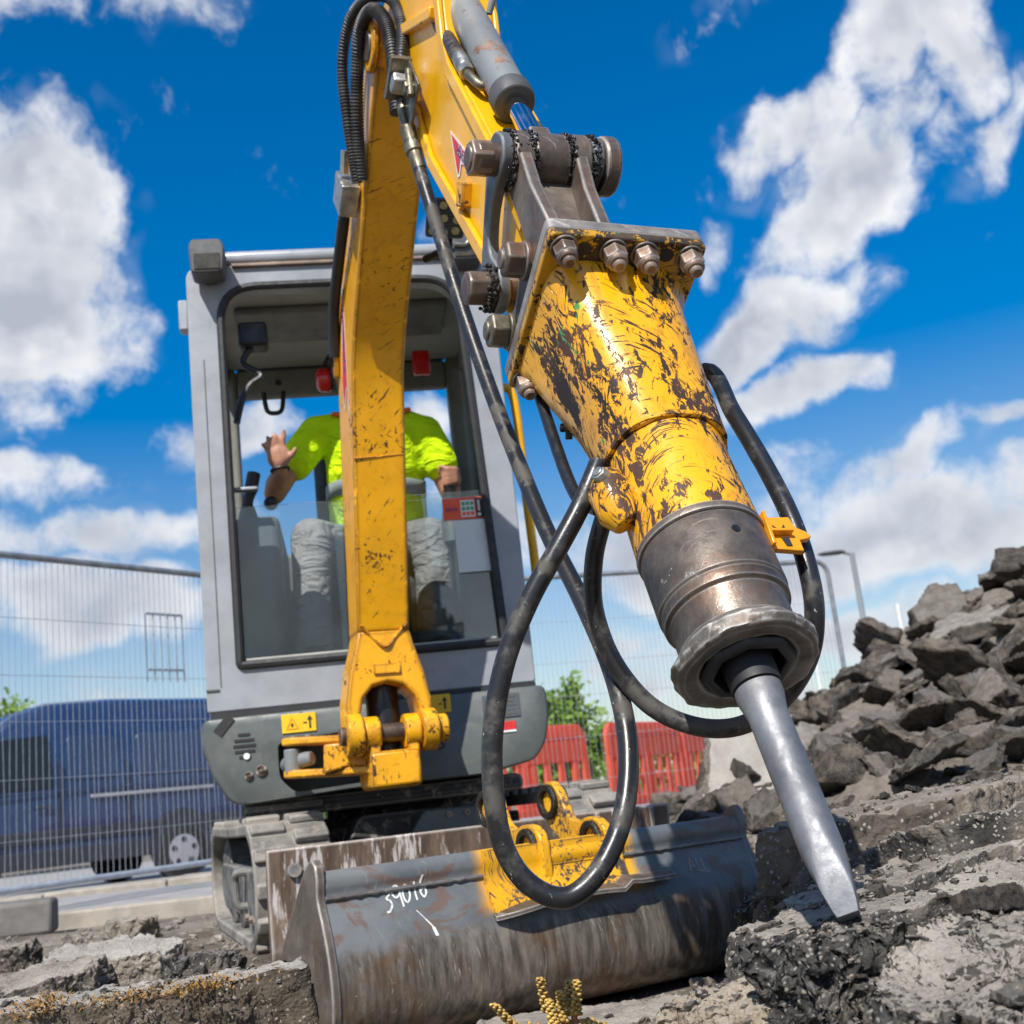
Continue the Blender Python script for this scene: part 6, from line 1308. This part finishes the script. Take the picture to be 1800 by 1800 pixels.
for x_ in (1.50, .68): m = MB(VAN); m.box(x_, x_ + .015, .962, .984, .6, 1.5); m.build('door_gap', M['van_dark'], vb, smooth=0)
m = MB(VAN); m.box(-1.0, -.955, .80, .95, .85, 1.55); m.build('tail_lamp', M['tail'], vb, bevel=.02)
m = MB(VAN); m.box(-1.04, -.90, -.94, .955, .36, .60); m.build('rear_bumper', M['van_dark'], vb, bevel=.03)
m = MB(VAN); m.box(1.62, 1.80, .98, 1.0, .98, 1.02); m.build('door_handle', M['van_dark'], vb, bevel=.008)
for x in (0., 2.85):
    m = MB(VAN); m.tube([(x, .93, .42), (x, .99, .42)], .42, 28); m.build('wheel_arch', M['van_dark'], vb)
    m = MB(VAN); m.tube([(x, .78, .33), (x, .80, .33), (x, .985, .33), (x, 1.0, .33)], [.29, .33, .33, .29], 28); wh = m.build('wheel', M['tyre'], van)
    m = MB(VAN); m.tube([(x, .985, .33), (x, 1.004, .33), (x, 1.008, .33)], [.205, .20, .17], 24); m.build('hub_cap', M['alloy'], wh)
    for k in range(5):
        a = 2 * math.pi * k / 5 + .3; m = MB(VAN); m.cyl((x + .14 * math.cos(a), 1.006, .33 + .14 * math.sin(a)), (x + .14 * math.cos(a), 1.012, .33 + .14 * math.sin(a)), .038, n=8); m.build('hub_hole', M['van_dark'], wh)
    for sd in (-1,):
        m = MB(VAN); m.tube([(x, -.80, .33), (x, -.99, .33)], .33, 20); m.build('wheel', M['tyre'], van)

# ------------------------------------------------------------------ red plastic barriers
def make_barrier(label):
    b = thing('road_barrier', label, 'barrier', (0, 0, 0), 'red plastic barriers')
    m = MB(); m.prism(round_poly([(.0, .62), (.0, .90), (.10, 1.0), (1.88, 1.0), (1.98, .90), (1.98, .62)], .03, 3), -.025, .025, lambda a, c_, d_: (a, d_, c_)); tb = m.build('top_panel', M['barrier'], b, bevel=.008)
    for k in range(22): m = MB(); m.box(.14 + .08 * k, .175 + .08 * k, -.030, -.024, .845, .875); m.build('slot', M['tail'], tb, smooth=0)
    m = MB(); m.box(.0, 1.98, -.03, .03, .06, .20); m.build('bottom_panel', M['barrier'], b, bevel=.008)
    for x in (.0, .93, 1.90): m = MB(); m.box(x, x + .08, -.028, .028, .18, .64); m.build('upright', M['barrier'], b, bevel=.006)
    me = None
    for k in range(8):
        x = .19 + .226 * k
        if abs(x - .97) < .09: continue
        if me is None:
            m = MB(); m.prism([(x - .060, .19), (x + .060, .19), (x + .040, .63), (x - .040, .63)], -.020, .020, lambda a, c_, d_: (a, d_, c_)); s_ = m.build('slat', M['barrier'], b, bevel=.004); me = s_; x00 = x
        else:
            c_ = me.copy(); col.objects.link(c_); c_.parent = b; c_.location = (x - x00, 0, 0)
    for x in (.30, 1.45): m = MB(); m.box(x, x + .22, -.26, .26, .0, .06); m.build('foot', M['black'], b, bevel=.02)
    m = MB(); m.box(.55, .80, -.022, .022, .36, .42); m.box(1.18, 1.42, -.022, .022, .36, .42); m.build('cross_bar', M['barrier'], b, bevel=.004)
    return b
B1 = [((-1.72, 10.7), (.20, 12.35), 'red plastic barrier nearest the excavator, its right end beside the bucket'), ((.62, 12.55), (1.30, 14.5), 'red plastic barrier with the reflective strip, first of the row running back')]
proto = make_barrier('red plastic barrier nearest the excavator, its left part hidden by the cab')
rowd = Vector((.95, 3.6, 0)).normalized()
nd_ = Vector((.64, .768, 0)); places = [(Vector((-.78, 11.30, 0)), math.atan2(nd_.y, nd_.x), None)]
s0 = Vector((.72, 13.05, 0)); rowd = Vector((.50, .866, 0))
names = ['red plastic barrier starting the row behind the breaker hoses', 'second red barrier of the row running back, left of the rubble pile', 'third red barrier of the row running back', 'fourth red barrier of the row running back, partly behind rubble']
for i in range(4): places.append((s0 + rowd * 2.04 * i, math.atan2(rowd.y, rowd.x), names[i]))
for i, (p, a, lb) in enumerate(places):
    o = proto if i == 0 else copy_tree(proto)
    if lb: o['label'] = lb
    o.location = p; o.rotation_euler = (0, 0, a); o.location.z = 0.0

# ------------------------------------------------------------------ lamp posts
def lamp_post(u, vtop, dist, label, mat, head=True, r=.07):
    top = at(u, vtop, dist); p = thing('lamp_post' if head else 'post', label, 'lamp post' if head else 'post', (top.x, top.y, 0))
    m = MB(); m.tube([(top.x, top.y, -.3), (top.x, top.y, 1.2), (top.x, top.y, 1.25), (top.x, top.y, top.z)], [r * 1.5, r * 1.4, r, r * .75], 12); m.build('column', mat, p)
    if head:
        m = MB(); m.tube([(top.x + .02, top.y, top.z - .05), (top.x - .25, top.y, top.z + .05)], .05, 8); m.build('arm', mat, p)
        m = MB(); m.loft([[(top.x - .20 - k * .75, top.y + .16 * w_ * math.cos(a), top.z + .06 + .07 * w_ * math.sin(a)) for a in np.linspace(0, 6.283, 13)[:-1]] for k, w_ in ((0, .5), (.2, 1), (.8, .9), (1, .4))]); m.build('lamp_head', M['dark_grey'], p)
    return p
lamp_post(1497, 972, 34, 'tall grey street lamp rising behind the fence end', M['pole'], True, .09)
lamp_post(1577, 1062, 48, 'short pale post above the rubble pile', M['pole_white'], False, .14)
lamp_post(1424, 1098, 60, 'thin pale post low in the sky left of the street lamp', M['pole_white'], False, .10)

# ------------------------------------------------------------------ trees
leafm = bpy.data.materials.new('x'); bpy.data.materials.remove(leafm)
def leaf_mat():
    h = new_mat('tree_leaves'); oi = h.n('ShaderNodeObjectInfo').outputs['Random']; n1 = h.noise(h.co, 1.6, 3)
    c = h.mix(h.ramp(n1, .35, .65), (.12, .22, .03), (.28, .42, .08)); df = h.n('ShaderNodeBsdfDiffuse', None, Color=c); tl = h.n('ShaderNodeBsdfTranslucent', None, Color=h.mix(.5, c, (.30, .42, .06)))
    mx = h.n('ShaderNodeMixShader'); h.put(mx.inputs[0], .4); h.put(mx.inputs[1], df.outputs[0]); h.put(mx.inputs[2], tl.outputs[0]); h.put(h.out.inputs[0], mx.outputs[0]); h.t.nodes.remove(h.bsdf); return h.mat
M['leaf'] = leaf_mat()
def tree(base, hgt, rad, nb, nl, label, seed, ls=.09):
    g_ = random.Random(seed); t = thing('tree', label, 'tree', base); base = V3(base)
    m = MB(); m.tube([base + Vector((0, 0, -.2)), base + Vector((.05, 0, hgt * .35)), base + Vector((.0, .05, hgt * .7)), base + Vector((.08, 0, hgt * .97))], [.10 * hgt / 4, .08 * hgt / 4, .045 * hgt / 4, .01], 8)
    tips = []
    for i in range(nb):
        z = hgt * g_.uniform(.22, .92); a = g_.uniform(0, 6.28); L = rad * (1.15 - .75 * z / hgt) * g_.uniform(.6, 1.15); p0 = base + Vector((0, 0, z))
        p1 = p0 + Vector((math.cos(a) * L * .5, math.sin(a) * L * .5, L * .22)); p2 = p0 + Vector((math.cos(a) * L, math.sin(a) * L, L * .55 + g_.uniform(-.1, .2)))
        m.tube([p0, p1, p2], [.03 * hgt / 4, .018 * hgt / 4, .005], 5); tips.append((p0, p1, p2))
    m.build('trunk', M['bark'], t)
    V_, F_ = [], []
    for i in range(nl):
        p0, p1, p2 = g_.choice(tips); k = g_.uniform(.35, 1.12); c = (p0.lerp(p1, k * 2) if k < .5 else p1.lerp(p2, k * 2 - 1)) + Vector((g_.gauss(0, .085), g_.gauss(0, .085), g_.gauss(0, .085))) * rad
        d1 = Vector((g_.uniform(-1, 1), g_.uniform(-1, 1), g_.uniform(-.6, .9))).normalized() * ls * g_.uniform(.6, 1.3); d2 = d1.orthogonal().normalized() * ls * .38; o_ = len(V_)
        V_ += [c - d1 * .5, c + d2, c + d1 * .6, c - d2]; F_.append((o_, o_ + 1, o_ + 2, o_ + 3))
    m = MB(); m.v = V_; m.f = F_; m.build('crown', M['leaf'], t, smooth=0)
tb = at(985, 1330, 15.5); tree((tb.x, tb.y, -.1), 1.62, .80, 42, 4200, 'small bright green tree showing above the first red barrier', 5, .085)
tb = at(930, 1330, 17.); tree((tb.x, tb.y, -.1), 1.85, .7, 36, 3000, 'light green tree half hidden behind the cab edge', 9, .09)
tb = at(-8, 1300, 26); tree((tb.x, tb.y, -.2), 3.6, 1.6, 40, 4000, 'green tree top at the left edge above the van', 12, .14)
# far hedge line
V_, F_ = [], []; g_ = random.Random(4)
for i in range(9000):
    x = g_.uniform(-60, 60); y = 62 + g_.gauss(0, 1.2) + .1 * x; z = g_.uniform(-.3, 1.3 + .7 * math.sin(x * .31) + .4 * math.sin(x * 1.1)); d1 = Vector((g_.uniform(-1, 1), g_.uniform(-1, 1), g_.uniform(-1, 1))).normalized() * .34; d2 = d1.orthogonal().normalized() * .22; c = Vector((x, y, z)); o_ = len(V_)
    V_ += [c - d1, c + d2, c + d1, c - d2]; F_.append((o_, o_ + 1, o_ + 2, o_ + 3))
m = MB(); m.v = V_; m.f = F_; o = m.build('hedge', M['leaf'], None, smooth=0, kind='stuff'); tag(o, 'distant green hedge line along the horizon', 'hedge')

# ------------------------------------------------------------------ stonecrop plant at the bottom edge
pb = gnd(1000, 1815, .012); pln = thing('plant', 'small yellow and red stonecrop growing in front of the bucket', 'plant', pb)
g_ = random.Random(8)
for (u, v, hgt, lean) in ((950, 1722, .0, 0), (985, 1745, 0, 0), (1000, 1728, 0, 0), (1014, 1726, 0, 0), (868, 1768, 0, 0), (965, 1760, 0, 0)):
    tip_ = at(u, v, (pb - Vector(CAM)).dot(Vector(FW)) + g_.uniform(-.03, .03)); b0 = pb + Vector(((tip_.x - pb.x) * .45, g_.uniform(-.03, .03), -.01))
    m = MB(); pts = smooth_path([b0, b0.lerp(tip_, .5) + Vector((g_.uniform(-.006, .006), 0, -.004)), tip_], 5); m.tube(pts, [.0016] * (len(pts) - 1) + [.0008], 6); m.build('stem', M['sedum_stem'], pln)
    m = MB()
    for k in range(34):
        f = .45 + .55 * k / 33; i = min(len(pts) - 2, int(f * (len(pts) - 1))); c = pts[i].lerp(pts[i + 1], f * (len(pts) - 1) - i); a = k * 2.4; rr = .0062 * (1.25 - .5 * f); dv_ = Vector((math.cos(a), math.sin(a), .55)) * rr
        m.sphere(c + dv_ * .9, rr * .66, 4, (1.2, 1.2, .8))
    m.build('leaf_spike', M['sedum_leaf'], pln)
m = MB()
for k in range(160):
    c = pb + Vector((g_.gauss(-.005, .032), g_.gauss(0, .025), g_.uniform(-.012, .016))); m.sphere(c, g_.uniform(.0025, .005), 4)
m.build('leaf_mat', M['sedum_leaf'], pln, kind='stuff')
